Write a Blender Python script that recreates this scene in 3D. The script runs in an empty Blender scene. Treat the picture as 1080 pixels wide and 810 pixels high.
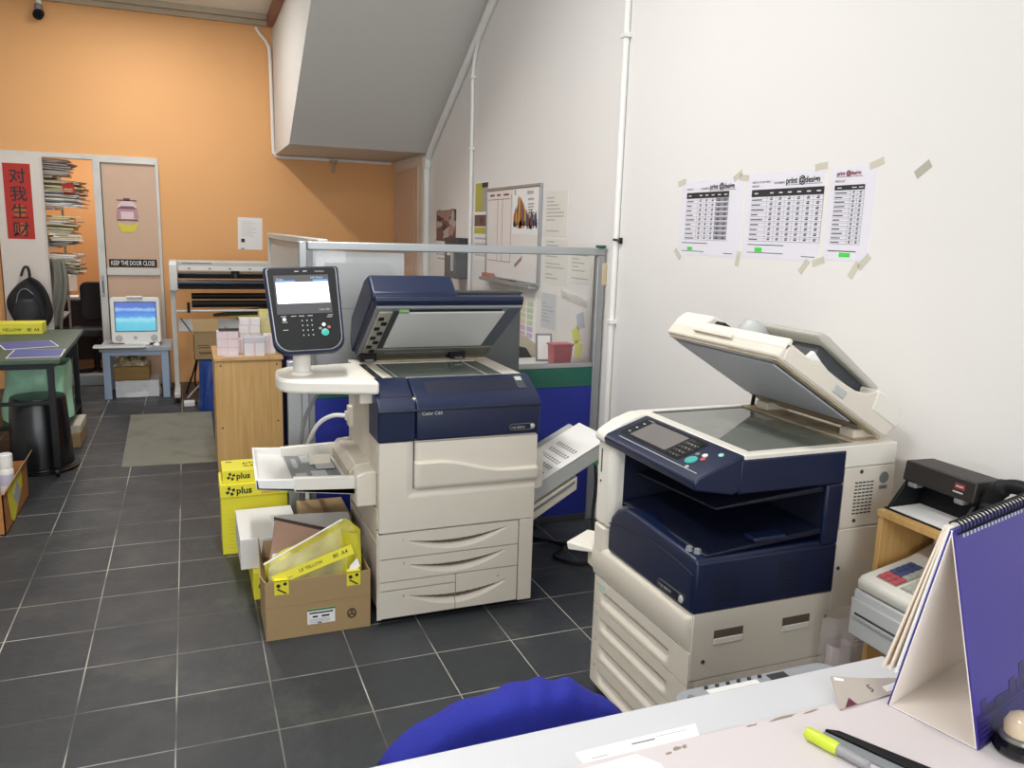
import bpy, bmesh, math, random
from mathutils import Matrix, Vector
random.seed(7)
C = bpy.context.scene.collection
SC = bpy.context.scene
V = Vector
rad = math.radians

# ------------------------------------------------------------------ materials
def lin(h):
    h = h.lstrip('#'); c = [int(h[i:i+2], 16)/255 for i in (0, 2, 4)]
    return tuple(x/12.92 if x <= .04045 else ((x+.055)/1.055)**2.4 for x in c) + (1,)
MATS = {}
def mat(name, col, rough=.5, metal=0, var=.06, scale=8, bump=0, bscale=60, spec=.5, coat=0, alpha=1, trans=0, emit=0, stain=None, samt=.5, sscale=5):
    if name in MATS: return MATS[name]
    m = bpy.data.materials.new(name); m.use_nodes = True
    nt = m.node_tree; N = nt.nodes; L = nt.links
    b = N['Principled BSDF']
    b.inputs['Roughness'].default_value = rough; b.inputs['Metallic'].default_value = metal
    b.inputs['Specular IOR Level'].default_value = spec
    b.inputs['Coat Weight'].default_value = coat
    b.inputs['Alpha'].default_value = alpha
    b.inputs['Transmission Weight'].default_value = trans
    tc = N.new('ShaderNodeTexCoord')
    nz = N.new('ShaderNodeTexNoise'); nz.inputs['Scale'].default_value = scale; nz.inputs['Detail'].default_value = 5
    L.new(tc.outputs['Object'], nz.inputs['Vector'])
    mx = N.new('ShaderNodeMix'); mx.data_type = 'RGBA'
    c = lin(col)
    mx.inputs[6].default_value = tuple(max(0, x*(1-var)) for x in c[:3])+(1,)
    mx.inputs[7].default_value = tuple(min(1, x*(1+var)) for x in c[:3])+(1,)
    L.new(nz.outputs['Fac'], mx.inputs[0])
    out = mx.outputs[2]
    if stain:
        n2 = N.new('ShaderNodeTexNoise'); n2.inputs['Scale'].default_value = sscale; n2.inputs['Detail'].default_value = 8
        L.new(tc.outputs['Object'], n2.inputs['Vector'])
        rp = N.new('ShaderNodeValToRGB'); rp.color_ramp.elements[0].position = .5; rp.color_ramp.elements[1].position = .72
        L.new(n2.outputs['Fac'], rp.inputs['Fac'])
        ml = N.new('ShaderNodeMath'); ml.operation = 'MULTIPLY'; ml.inputs[1].default_value = samt
        L.new(rp.outputs['Color'], ml.inputs[0])
        m2 = N.new('ShaderNodeMix'); m2.data_type = 'RGBA'; m2.inputs[7].default_value = lin(stain)
        L.new(ml.outputs[0], m2.inputs[0]); L.new(out, m2.inputs[6]); out = m2.outputs[2]
    L.new(out, b.inputs['Base Color'])
    if emit:
        L.new(out, b.inputs['Emission Color']); b.inputs['Emission Strength'].default_value = emit
    if bump:
        n3 = N.new('ShaderNodeTexNoise'); n3.inputs['Scale'].default_value = bscale; n3.inputs['Detail'].default_value = 4
        L.new(tc.outputs['Object'], n3.inputs['Vector'])
        bp = N.new('ShaderNodeBump'); bp.inputs['Strength'].default_value = bump; bp.inputs['Distance'].default_value = .01
        L.new(n3.outputs['Fac'], bp.inputs['Height']); L.new(bp.outputs['Normal'], b.inputs['Normal'])
    MATS[name] = m
    return m

def glass_mat(name, col='#ffffff', tint=.93, rough=.02):
    m = bpy.data.materials.new(name); m.use_nodes = True
    nt = m.node_tree; N = nt.nodes; L = nt.links
    N.remove(N['Principled BSDF']); o = N['Material Output']
    t = N.new('ShaderNodeBsdfTransparent'); c = lin(col); t.inputs[0].default_value = tuple(x*tint for x in c[:3])+(1,)
    g = N.new('ShaderNodeBsdfGlossy'); g.inputs['Roughness'].default_value = rough
    f = N.new('ShaderNodeFresnel'); f.inputs[0].default_value = 1.45
    mx = N.new('ShaderNodeMixShader')
    L.new(f.outputs[0], mx.inputs[0]); L.new(t.outputs[0], mx.inputs[1]); L.new(g.outputs[0], mx.inputs[2]); L.new(mx.outputs[0], o.inputs[0])
    MATS[name] = m
    return m

def floor_mat():
    m = bpy.data.materials.new('slate_tiles'); m.use_nodes = True
    nt = m.node_tree; N = nt.nodes; L = nt.links; b = N['Principled BSDF']
    tc = N.new('ShaderNodeTexCoord'); mp = N.new('ShaderNodeMapping')
    mp.inputs['Location'].default_value = (.0945+.3034*20, -2.9997+.297*20, 0)
    L.new(tc.outputs['Object'], mp.inputs['Vector'])
    br = N.new('ShaderNodeTexBrick'); br.offset = 0; br.squash = 1
    br.inputs['Scale'].default_value = 1; br.inputs['Brick Width'].default_value = .3034; br.inputs['Row Height'].default_value = .297
    br.inputs['Mortar Size'].default_value = .0023; br.inputs['Mortar Smooth'].default_value = .1; br.inputs['Bias'].default_value = 0
    br.inputs['Color1'].default_value = lin('#313437'); br.inputs['Color2'].default_value = lin('#3a3c3f'); br.inputs['Mortar'].default_value = (1, 1, 1, 1)
    L.new(mp.outputs[0], br.inputs['Vector'])
    n1 = N.new('ShaderNodeTexNoise'); n1.inputs['Scale'].default_value = 6; n1.inputs['Detail'].default_value = 8; L.new(tc.outputs['Object'], n1.inputs['Vector'])
    # worn pale scuffs
    r1 = N.new('ShaderNodeValToRGB'); r1.color_ramp.elements[0].position = .54; r1.color_ramp.elements[1].position = .85
    r1.color_ramp.elements[1].color = (.55, .55, .55, 1)
    n2 = N.new('ShaderNodeTexNoise'); n2.inputs['Scale'].default_value = 2.3; n2.inputs['Detail'].default_value = 10; n2.inputs['Roughness'].default_value = .7; L.new(tc.outputs['Object'], n2.inputs['Vector'])
    L.new(n2.outputs['Fac'], r1.inputs['Fac'])
    mx = N.new('ShaderNodeMix'); mx.data_type = 'RGBA'; L.new(r1.outputs['Color'], mx.inputs[0]); L.new(br.outputs['Color'], mx.inputs[6]); mx.inputs[7].default_value = lin('#6c6a60')
    # grout: pale, dirty in places
    n3 = N.new('ShaderNodeTexNoise'); n3.inputs['Scale'].default_value = 1.7; n3.inputs['Detail'].default_value = 3; L.new(tc.outputs['Object'], n3.inputs['Vector'])
    r3 = N.new('ShaderNodeValToRGB'); r3.color_ramp.elements[0].position = .4; r3.color_ramp.elements[1].position = .62
    r3.color_ramp.elements[0].color = lin('#4a4a48'); r3.color_ramp.elements[1].color = lin('#b9b5aa'); L.new(n3.outputs['Fac'], r3.inputs['Fac'])
    m2 = N.new('ShaderNodeMix'); m2.data_type = 'RGBA'; L.new(br.outputs['Fac'], m2.inputs[0]); L.new(mx.outputs[2], m2.inputs[6]); L.new(r3.outputs['Color'], m2.inputs[7])
    L.new(m2.outputs[2], b.inputs['Base Color'])
    rr = N.new('ShaderNodeMapRange'); rr.inputs[3].default_value = .34; rr.inputs[4].default_value = .6; L.new(n1.outputs['Fac'], rr.inputs[0]); L.new(rr.outputs[0], b.inputs['Roughness'])
    b.inputs['Specular IOR Level'].default_value = .35
    bp = N.new('ShaderNodeBump'); bp.inputs['Strength'].default_value = .35; bp.inputs['Distance'].default_value = .006
    n4 = N.new('ShaderNodeTexNoise'); n4.inputs['Scale'].default_value = 18; n4.inputs['Detail'].default_value = 7; L.new(tc.outputs['Object'], n4.inputs['Vector'])
    sb = N.new('ShaderNodeMath'); sb.operation = 'SUBTRACT'; L.new(n4.outputs['Fac'], sb.inputs[0]); L.new(br.outputs['Fac'], sb.inputs[1])
    L.new(sb.outputs[0], bp.inputs['Height']); L.new(bp.outputs['Normal'], b.inputs['Normal'])
    return m

def wood_mat(name, c1, c2, axis='Z'):
    m = bpy.data.materials.new(name); m.use_nodes = True
    nt = m.node_tree; N = nt.nodes; L = nt.links; b = N['Principled BSDF']
    tc = N.new('ShaderNodeTexCoord'); mp = N.new('ShaderNodeMapping')
    mp.inputs['Scale'].default_value = {'Z': (30, 30, 1.5), 'X': (1.5, 30, 30), 'Y': (30, 1.5, 30)}[axis]
    L.new(tc.outputs['Object'], mp.inputs['Vector'])
    n = N.new('ShaderNodeTexNoise'); n.inputs['Scale'].default_value = 2; n.inputs['Detail'].default_value = 6; L.new(mp.outputs[0], n.inputs['Vector'])
    r = N.new('ShaderNodeValToRGB'); r.color_ramp.elements[0].color = lin(c1); r.color_ramp.elements[1].color = lin(c2)
    r.color_ramp.elements[0].position = .3; r.color_ramp.elements[1].position = .7
    L.new(n.outputs['Fac'], r.inputs['Fac']); L.new(r.outputs['Color'], b.inputs['Base Color']); b.inputs['Roughness'].default_value = .45
    MATS[name] = m
    return m

def sea_screen_mat():
    # a beach picture shown on the old computer's screen
    m = bpy.data.materials.new('sea_screen'); m.use_nodes = True
    nt = m.node_tree; N = nt.nodes; L = nt.links; b = N['Principled BSDF']
    tc = N.new('ShaderNodeTexCoord'); sp = N.new('ShaderNodeSeparateXYZ'); L.new(tc.outputs['Generated'], sp.inputs[0])
    nz = N.new('ShaderNodeTexNoise'); nz.inputs['Scale'].default_value = 7; nz.inputs['Detail'].default_value = 5; L.new(tc.outputs['Generated'], nz.inputs['Vector'])
    ad = N.new('ShaderNodeMath'); ad.operation = 'MULTIPLY_ADD'; ad.inputs[1].default_value = .16; L.new(nz.outputs['Fac'], ad.inputs[0]); L.new(sp.outputs['Z'], ad.inputs[2])
    r = N.new('ShaderNodeValToRGB'); e = r.color_ramp.elements
    e[0].position = .1; e[0].color = lin('#5fc9e6'); e[1].position = 1.0; e[1].color = lin('#1b5fd0')
    for p, c in ((.35, '#58d8f0'), (.5, '#9fe9f8'), (.58, '#2f9ff0'), (.75, '#1f74e4'), (.84, '#9cc9f4'), (.9, '#2a6fdc')):
        x = e.new(p); x.color = lin(c)
    L.new(ad.outputs[0], r.inputs['Fac']); L.new(r.outputs['Color'], b.inputs['Emission Color']); b.inputs['Emission Strength'].default_value = .8
    b.inputs['Base Color'].default_value = (.01, .01, .01, 1); b.inputs['Roughness'].default_value = .2
    return m

cream = mat('cream_plastic', '#d8d0c2', .42, var=.03)
cream_dirty = mat('cream_plastic_grimy', '#d3cabb', .5, var=.04, stain='#a08c6a', samt=.35, sscale=4)
cream_lt = mat('cream_plastic_pale', '#e2ddd2', .4, var=.03)
grime = mat('hinge_grime', '#b8a98e', .6, var=.1, stain='#84704f', samt=.6, sscale=14)
navy = mat('navy_plastic', '#0f1b3a', .38, var=.05)
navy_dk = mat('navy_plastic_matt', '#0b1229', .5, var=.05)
black = mat('black_plastic', '#141517', .55, spec=.25)
blackg = mat('black_gloss', '#0d0e10', .15)
dgrey = mat('dark_grey', '#3a3d40', .5)
mgrey = mat('mid_grey', '#7d8083', .45)
lgrey = mat('light_grey', '#b4b6b5', .45)
alu = mat('aluminium', '#a6a9aa', .38, metal=.55, var=.05)
alu_w = mat('aluminium_powder', '#c9c7c2', .45, metal=.1, var=.05, stain='#948a78', samt=.25)
steel = mat('steel', '#8c8c88', .35, metal=.8, var=.1, scale=25)
white = mat('white_plastic', '#e8e7e3', .4, var=.02)
paper = mat('white_paper', '#eceae8', .7, var=.02)
paper_l = mat('laminated_paper', '#e3e1ea', .35, var=.02)
ink = mat('black_ink', '#26262a', .6)
inkg = mat('grey_ink', '#85858c', .6)
inkred = mat('maroon_ink', '#7c2036', .6)
green_lbl = mat('green_label', '#43d24c', .5)
orange_p = mat('orange_paint', '#e3aa6f', .65, var=.05, scale=1.2, bump=.05, bscale=90)
white_p = mat('white_paint', '#e5e2df', .6, var=.02, scale=1.0, bump=.04, bscale=70)
ceil_p = mat('ceiling_paint', '#e6ecea', .7, var=.02)
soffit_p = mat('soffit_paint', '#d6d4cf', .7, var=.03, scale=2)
peach = mat('obscure_door_sheet', '#c9a990', .5, var=.04)
door_pk = mat('cream_door_paint', '#cfb197', .5, var=.04)
brownw = mat('brown_trim', '#8a5a45', .5, var=.12)
beige_t = mat('beige_trim', '#b3a58e', .5, var=.1)
card = mat('cardboard', '#a58a62', .75, var=.06, scale=6, bump=.05)
card_in = mat('cardboard_inside', '#9a7a5a', .8, var=.08)
card_pk = mat('cardboard_pale', '#a98874', .75, var=.06)
yellow = mat('yellow_print', '#e4da38', .5, var=.05)
yellow_d = mat('yellow_print_dull', '#d2c93c', .55, var=.07)
yfilm = mat('yellow_film', '#e6dc3c', .25, alpha=.62, var=.15, scale=10)
clearf = mat('clear_film', '#dcd9c8', .15, alpha=.28, var=.1, scale=14)
cloth_b = mat('blue_cloth', '#1b2390', .85, var=.12, scale=60, bump=.3, bscale=250)
blue_pan = mat('blue_panel', '#18278a', .6, var=.05)
green_pan = mat('green_panel', '#1a5b4b', .6, var=.05)
desk_w = mat('desk_laminate', '#c9c9cc', .35, var=.03, scale=3)
mat_pk = mat('desk_mat_vinyl', '#cfc6c6', .5, var=.03, scale=3)
purple = mat('purple_cover', '#372c84', .38, var=.05)
purple_d = mat('dark_purple_print', '#241d55', .4, var=.1)
plast_g = mat('green_bag_plastic', '#a9dfbd', .35, var=.3, scale=9, bump=.6, bscale=14)
blue_bag = mat('blue_bag_plastic', '#1c3f8c', .35, var=.25, scale=10, bump=.6, bscale=12)
black_fab = mat('black_fabric', '#202225', .8, var=.2, scale=30, bump=.3)
grey_fab = mat('grey_fabric', '#7f8078', .9, var=.15, scale=30)
wood = wood_mat('plywood', '#c69a5c', '#d8b072')
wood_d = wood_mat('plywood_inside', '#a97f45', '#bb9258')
green_top = mat('green_cutting_mat', '#3f5546', .5, var=.12)
tile = floor_mat()
glass = glass_mat('clear_glass', '#ffffff', .985)
glass_s = glass_mat('shop_window_glass', '#ffffff', .98)
platen_m = mat('platen_glass', '#6d766f', .06, var=.15, scale=4, spec=.8)
film_dk = mat('dark_strip', '#2b2d2c', .2)
padm = mat('platen_pad', '#d4d4d2', .6, var=.03)
redp = mat('red_paper', '#b3271c', .6, var=.08)
tape = mat('masking_tape', '#e4decd', .6, alpha=.55, var=.08)
pinkp = mat('pink_card', '#dcc3c6', .6)
scr_lit = mat('lit_screen', '#dfeaf2', .3, emit=.9, var=.01)
scr_blue = mat('lit_screen_blue', '#4f74bd', .3, emit=.7)
scr_grey = mat('unlit_touchscreen', '#6f6b68', .25)
teal = mat('teal_button', '#3fa79c', .35)
lamp_m = mat('lamp_tube', '#ffffff', .4, emit=9)
cloudy = mat('cloudy_bag_plastic', '#dcd6d3', .2, alpha=.30, var=.2, scale=20)

# ------------------------------------------------------------------ mesh builder
class Fr:
    def __init__(s, O, ux, uy):
        s.O = V(O); s.ux = V(ux).normalized(); uy = V(uy); uy = uy - s.ux*uy.dot(s.ux); s.uy = uy.normalized(); s.n = s.ux.cross(s.uy)
    def p(s, x, y, d=0): return s.O + s.ux*x + s.uy*y + s.n*d
_txt = {}
def text_geo(body, bold=.01):
    key = (body, bold)
    if key not in _txt:
        c = bpy.data.curves.new('t', 'FONT'); c.body = body; c.size = 1; c.resolution_u = 2; c.offset = bold
        o = bpy.data.objects.new('t', c); C.objects.link(o)
        dg = bpy.context.evaluated_depsgraph_get(); dg.update()
        me = bpy.data.meshes.new_from_object(o.evaluated_get(dg))
        vs = [v.co.copy() for v in me.vertices]; fs = [tuple(p.vertices) for p in me.polygons]
        bpy.data.objects.remove(o); bpy.data.curves.remove(c); bpy.data.meshes.remove(me)
        xs = [v.x for v in vs]; ys = [v.y for v in vs]
        _txt[key] = (vs, fs, min(xs), max(xs), min(ys), max(ys))
    return _txt[key]
class MB:
    def __init__(s): s.v = []; s.f = []; s.m = []
    def face(s, idx, mi=0): s.f.append(tuple(idx)); s.m.append(mi)
    def add(s, pts):
        n = len(s.v); s.v += [V(p) for p in pts]; return n
    def hexa(s, p, mi=0):
        n = s.add(p)
        for q in ((0, 3, 2, 1), (4, 5, 6, 7), (0, 1, 5, 4), (1, 2, 6, 5), (2, 3, 7, 6), (3, 0, 4, 7)): s.face([n+i for i in q], mi)
        return s
    def box(s, x0, x1, y0, y1, z0, z1, mi=0):
        return s.hexa([(x0, y0, z0), (x1, y0, z0), (x1, y1, z0), (x0, y1, z0), (x0, y0, z1), (x1, y0, z1), (x1, y1, z1), (x0, y1, z1)], mi)
    def plate(s, fr, x0, y0, x1, y1, d0, d1, mi=0):
        return s.hexa([fr.p(*q) for q in ((x0, y0, d0), (x1, y0, d0), (x1, y1, d0), (x0, y1, d0), (x0, y0, d1), (x1, y0, d1), (x1, y1, d1), (x0, y1, d1))], mi)
    def rplate(s, fr, x0, y0, x1, y1, d0, d1, r, mi=0, k=5, corners=(1, 1, 1, 1)):
        pts = []
        for (cx, cy, a, on) in ((x0, y0, 180, corners[0]), (x1, y0, 270, corners[1]), (x1, y1, 0, corners[2]), (x0, y1, 90, corners[3])):
            if not on: pts.append((cx, cy)); continue
            ox = cx + (r if cx == x0 else -r); oy = cy + (r if cy == y0 else -r)
            for i in range(k+1):
                t = rad(a+90*i/k); pts.append((ox+r*math.cos(t), oy+r*math.sin(t)))
        return s.fprism(fr, pts, d0, d1, mi)
    def fprism(s, fr, pts, d0, d1, mi=0):
        n = len(pts); a = s.add([fr.p(x, y, d0) for x, y in pts]); b = s.add([fr.p(x, y, d1) for x, y in pts])
        s.face([a+i for i in reversed(range(n))], mi); s.face([b+i for i in range(n)], mi)
        for i in range(n): s.face((a+i, a+(i+1) % n, b+(i+1) % n, b+i), mi)
        return s
    def prism(s, ax, pts, a, b, mi=0):
        if ax == 'x': fr = Fr((0, 0, 0), (0, 1, 0), (0, 0, 1))
        elif ax == 'y': fr = Fr((0, 0, 0), (1, 0, 0), (0, 0, 1)); a, b = -b, -a
        else: fr = Fr((0, 0, 0), (1, 0, 0), (0, 1, 0))
        return s.fprism(fr, pts, a, b, mi)
    def tube(s, path, r, n=8, mi=0):
        path = [V(p) for p in path]; rings = []
        up = None
        for i, p in enumerate(path):
            t = (path[min(i+1, len(path)-1)]-path[max(i-1, 0)]).normalized()
            if up is None: up = t.orthogonal().normalized()
            up = (up - t*up.dot(t)).normalized(); w = t.cross(up)
            rr = r[i] if isinstance(r, (list, tuple)) else r
            rings.append(s.add([p+(up*math.cos(2*math.pi*k/n)+w*math.sin(2*math.pi*k/n))*rr for k in range(n)]))
        for a, b in zip(rings, rings[1:]):
            for k in range(n): s.face((a+k, a+(k+1) % n, b+(k+1) % n, b+k), mi)
        s.face([rings[0]+k for k in reversed(range(n))], mi); s.face([rings[-1]+k for k in range(n)], mi)
        return s
    def lathe(s, prof, c, n=24, mi=0, ax=(0, 0, 1)):
        ax = V(ax).normalized(); u = ax.orthogonal().normalized(); w = ax.cross(u); c = V(c); rings = []
        for r, z in prof: rings.append(s.add([c+ax*z+(u*math.cos(2*math.pi*k/n)+w*math.sin(2*math.pi*k/n))*max(r, 1e-4) for k in range(n)]))
        for a, b in zip(rings, rings[1:]):
            for k in range(n): s.face((a+k, a+(k+1) % n, b+(k+1) % n, b+k), mi)
        s.face([rings[0]+k for k in reversed(range(n))], mi); s.face([rings[-1]+k for k in range(n)], mi)
        return s
    def grid(s, fn, nu, nv, mi=0):
        a = s.add([fn(i/nu, j/nv) for j in range(nv+1) for i in range(nu+1)]); w = nu+1
        for j in range(nv):
            for i in range(nu): s.face((a+j*w+i, a+j*w+i+1, a+(j+1)*w+i+1, a+(j+1)*w+i), mi)
        return s
    def hf(s, fr, x0, x1, y0, y1, nu, nv, depth, back, mi=0, mfn=None):
        P = lambda i, j: (x0+(x1-x0)*i/nu, y0+(y1-y0)*j/nv)
        a = s.add([fr.p(*P(i, j), depth(*P(i, j))) for j in range(nv+1) for i in range(nu+1)]); w = nu+1
        for j in range(nv):
            for i in range(nu): s.face((a+j*w+i, a+j*w+i+1, a+(j+1)*w+i+1, a+(j+1)*w+i), mfn(*P(i+.5, j+.5)) if mfn else mi)
        per = [(i, 0) for i in range(nu)]+[(nu, j) for j in range(nv)]+[(i, nv) for i in range(nu, 0, -1)]+[(0, j) for j in range(nv, 0, -1)]
        b = s.add([fr.p(*P(i, j), back) for i, j in per]); n = len(per)
        for k in range(n):
            i, j = per[k]; i2, j2 = per[(k+1) % n]
            s.face((b+k, b+(k+1) % n, a+j2*w+i2, a+j*w+i), mi)
        s.face([b+k for k in reversed(range(n))], mi)
        return s
    def text(s, fr, x, y, body, size, d=.0016, mi=0, align='l', width=None, bold=.01):
        vs, fs, a, b, c, e = text_geo(body, bold); k = size; kx = size
        if width: kx = width/(b-a)
        ox = x-a*kx if align == 'l' else x-(a+b)/2*kx
        n = s.add([fr.p(ox+v.x*kx, y+v.y*k, d) for v in vs])
        for f in fs: s.face([n+i for i in f], mi)
        return s
    def xf(s, M): s.v = [M @ p for p in s.v]; return s
ROOT = {}
def finish(name, mb, mats, parent=None, bevel=0, smooth=35, seg=2):
    me = bpy.data.meshes.new(name)
    off = ROOT.get(parent.name, V((0, 0, 0))) if parent else V((0, 0, 0))
    me.from_pydata([p-off for p in mb.v], [], mb.f)
    mats = mats if isinstance(mats, (list, tuple)) else [mats]
    for m in mats: me.materials.append(m)
    me.polygons.foreach_set('material_index', mb.m)
    bm = bmesh.new(); bm.from_mesh(me); bmesh.ops.recalc_face_normals(bm, faces=bm.faces); bm.to_mesh(me); bm.free()
    if smooth:
        me.polygons.foreach_set('use_smooth', [True]*len(me.polygons)); me.set_sharp_from_angle(angle=rad(smooth))
    o = bpy.data.objects.new(name, me); C.objects.link(o)
    ROOT[o.name] = off
    if parent: o.parent = parent
    if bevel:
        b = o.modifiers.new('Bevel', 'BEVEL'); b.width = bevel; b.segments = seg; b.limit_method = 'ANGLE'; b.angle_limit = rad(40); b.harden_normals = False
    return o
def part(name, mb, mats, parent, bevel=0, label=None, **k):
    o = finish(name, mb, mats, parent, bevel, **k)
    if label: o['label'] = label
    return o
def thing(name, label, cat, loc, group=None):
    o = bpy.data.objects.new(name, None); C.objects.link(o); o.location = loc; o.empty_display_size = .05
    ROOT[o.name] = V(loc); o['label'] = label; o['category'] = cat
    if group: o['group'] = group
    return o
def solo(name, mb, mats, label, cat, group=None, bevel=0, kind=None, **k):
    # one-mesh thing, origin at its base centre
    xs = [p.x for p in mb.v]; ys = [p.y for p in mb.v]; zs = [p.z for p in mb.v]
    c = V(((min(xs)+max(xs))/2, (min(ys)+max(ys))/2, min(zs)))
    mb.v = [p-c for p in mb.v]
    o = finish(name, mb, mats, None, bevel, **k); o.location = c; ROOT[o.name] = c
    o['label'] = label; o['category'] = cat
    if group: o['group'] = group
    if kind: o['kind'] = kind
    return o
def struct(name, mb, mats, parent=None, bevel=0, **k):
    o = finish(name, mb, mats, parent, bevel, **k)
    if not parent: o['kind'] = 'structure'
    return o
def dup(o, dloc, label, rz=0, group=None):
    c = o.copy(); C.objects.link(c); c.location = o.location+V(dloc); c.rotation_euler.z = rz; c['label'] = label
    if group: c['group'] = group
    for ch in o.children:
        d = ch.copy(); C.objects.link(d); d.parent = c
    return c
B = lambda *a, **k: MB().box(*a, **k)
def smoothpath(pts, k=6):
    pts = [V(p) for p in pts]; out = []
    for i in range(len(pts)-1):
        p0 = pts[max(i-1, 0)]; p1 = pts[i]; p2 = pts[i+1]; p3 = pts[min(i+2, len(pts)-1)]
        for j in range(k):
            t = j/k
            out.append(.5*((2*p1)+(p2-p0)*t+(2*p0-5*p1+4*p2-p3)*t*t+(3*p1-p0-3*p2+p3)*t**3))
    return out+[pts[-1]]

WX = 2.08   # right wall
WY = 8.60   # orange wall
CZ = 3.55   # ceiling
rw = lambda Y, Z, X=WX: Fr((X, Y, Z), (0, -1, 0), (0, 0, 1))      # frame on the right wall (x runs towards the viewer's right)
bw = lambda X, Z, Y=WY: Fr((X, Y, Z), (1, 0, 0), (0, 0, 1))       # frame on a wall that faces the camera

# ------------------------------------------------------------------ the room
struct('floor', B(-3.3, 2.23, -2.1, 11.3, -.1, 0), tile, smooth=0)
b = MB(); b.box(-3.3, -1.58, WY, WY+.12, 0, CZ); b.box(-1.58, -.225, WY, WY+.12, 2.165, CZ); b.box(-.225, WX+.15, WY, WY+.12, 0, CZ)
struct('wall_back', b, orange_p, smooth=0)
struct('wall_right', B(WX, WX+.15, -2.1, WY, 0, CZ), white_p, smooth=0)
struct('wall_left', B(-3.42, -3.3, -2.1, WY, 0, CZ), white_p, smooth=0)
b = MB(); b.box(-3.3, -2.9, -2.1, -1.98, 0, CZ); b.box(1.9, 2.08, -2.1, -1.98, 0, CZ); b.box(-2.9, 1.9, -2.1, -1.98, 3.1, CZ); b.box(-2.9, 1.9, -2.1, -1.98, 0, .25)
struct('wall_front', b, white_p, smooth=0)
w1 = struct('window_1', B(-2.9, 1.9, -2.045, -2.035, .25, 3.1), glass_s, smooth=0); 
b = MB()
for x in (-2.9, -1.32, .28, 1.85): b.box(x, x+.05, -2.07, -2.01, .25, 3.1)
b.box(-2.9, 1.9, -2.07, -2.01, 3.05, 3.1); b.box(-2.9, 1.9, -2.07, -2.01, .25, .3)
part('window_frame', b, alu, w1)
struct('ceiling', B(-3.42, WX+.15, -2.1, WY+.12, CZ, CZ+.1), ceil_p, smooth=0)
b = MB(); b.box(-3.3, .853, WY-.05, WY, 3.455, 3.50); b.box(-3.3, .853, WY-.09, WY, 3.50, CZ)
struct('trim_1', b, beige_t, bevel=.004)
struct('trim_2', B(.80, .853, 5.0, WY-.09, 3.44, CZ), brownw, bevel=.004)
# stair: flat landing, then a soffit that climbs towards the viewer
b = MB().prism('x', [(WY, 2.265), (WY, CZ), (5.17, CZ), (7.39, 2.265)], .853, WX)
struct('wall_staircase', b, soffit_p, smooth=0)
# office beyond the sliding door
struct('wall_office_back', B(-2.6, .5, 11.2, 11.3, 0, 2.7), orange_p, smooth=0)
b = MB(); b.box(-2.7, -2.6, WY+.12, 11.3, 0, 2.7)
struct('wall_office_left', b, orange_p, smooth=0)
struct('wall_office_right', B(.5, .6, WY+.12, 11.3, 0, 2.7), orange_p, smooth=0)
struct('ceiling_office', B(-2.7, .6, WY+.12, 11.3, 2.7, 2.8), ceil_p, smooth=0)
struct('trim_threshold', B(-1.2, -.70, WY+.0, WY+.14, 0, .10), mgrey, bevel=.004)

# sliding aluminium door
d1 = struct('door_1', B(-1.58, -.225, WY-.02, WY+.06, 2.12, 2.165), alu_w, bevel=.003)
b = MB(); b.box(-.78, -.716, WY-.045, WY-.005, .0, 2.12); b.box(-.25, -.222, WY-.045, WY-.005, 0, 2.12); b.box(-.716, -.25, WY-.045, WY-.005, 1.065, 1.13); b.box(-.716, -.25, WY-.045, WY-.005, 0, .09); b.box(-.716, -.25, WY-.045, WY-.005, 2.10, 2.12)
part('frame', b, alu_w, d1, .003)
part('upper_panel', B(-.716, -.25, WY-.025, WY-.015, 1.13, 2.10), peach, d1)
part('lower_panel', B(-.716, -.25, WY-.025, WY-.015, .09, 1.065), peach, d1)
part('gasket', B(-.716, -.710, WY-.046, WY-.012, .09, 2.10), black, d1)
h = part('handle', B(-.765, -.738, WY-.05, WY-.045, .86, 1.06), steel, d1, .002)
part('latch', B(-.756, -.747, WY-.054, WY-.05, .90, 1.01), dgrey, h)
f = bw(-.69, 1.14, WY-.025)
t = thing('door_sign', 'black sign reading keep the door close on the sliding door panel', 'sign', (-.52, WY-.026, 1.14))
b = MB().plate(f, 0, .0, .415, .075, .0, .003); part('plate', b, black, t)
part('lettering', MB().text(f, .207, .018, 'KEEP THE DOOR CLOSE', .062, .0036, align='c', width=.38), white, t)
t = thing('door_sticker', 'small pink sticker with a yellow bowl shape on the sliding door', 'sticker', (-.51, WY-.026, 1.47))
f = bw(-.51, 1.47, WY-.025)
b = MB(); pts = [(math.cos(a/24*6.283)*.085, .20+math.sin(a/24*6.283)*.10) for a in range(24)]
b.fprism(f, pts, 0, .002, 0)
b.fprism(f, [(-.10, .13), (.10, .13), (.085, .215), (-.085, .215)], .002, .003, 1); b.plate(f, -.055, .12, .055, .19, .003, .004, 0); b.plate(f, -.09, .105, .09, .12, .0, .004, 2)
b.fprism(f, [(-.09, .215), (.09, .215), (.05, .24), (-.05, .24)], .002, .0035, 2)
b.plate(f, -.085, .288, .085, .30, 0, .003, 2); b.plate(f, -.03, .29, .03, .315, 0, .003, 2)
part('emblem', b, [pinkp, mat('mauve_print', '#b98b95', .6), mat('plum_print', '#7a5560', .6)], t)
b = MB().fprism(f, [(-.095, .09), (-.05, .0), (.05, .0), (.095, .09), (.04, .065), (-.04, .065)], 0, .003)
part('bowl', b, yellow_d, t)

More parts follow.
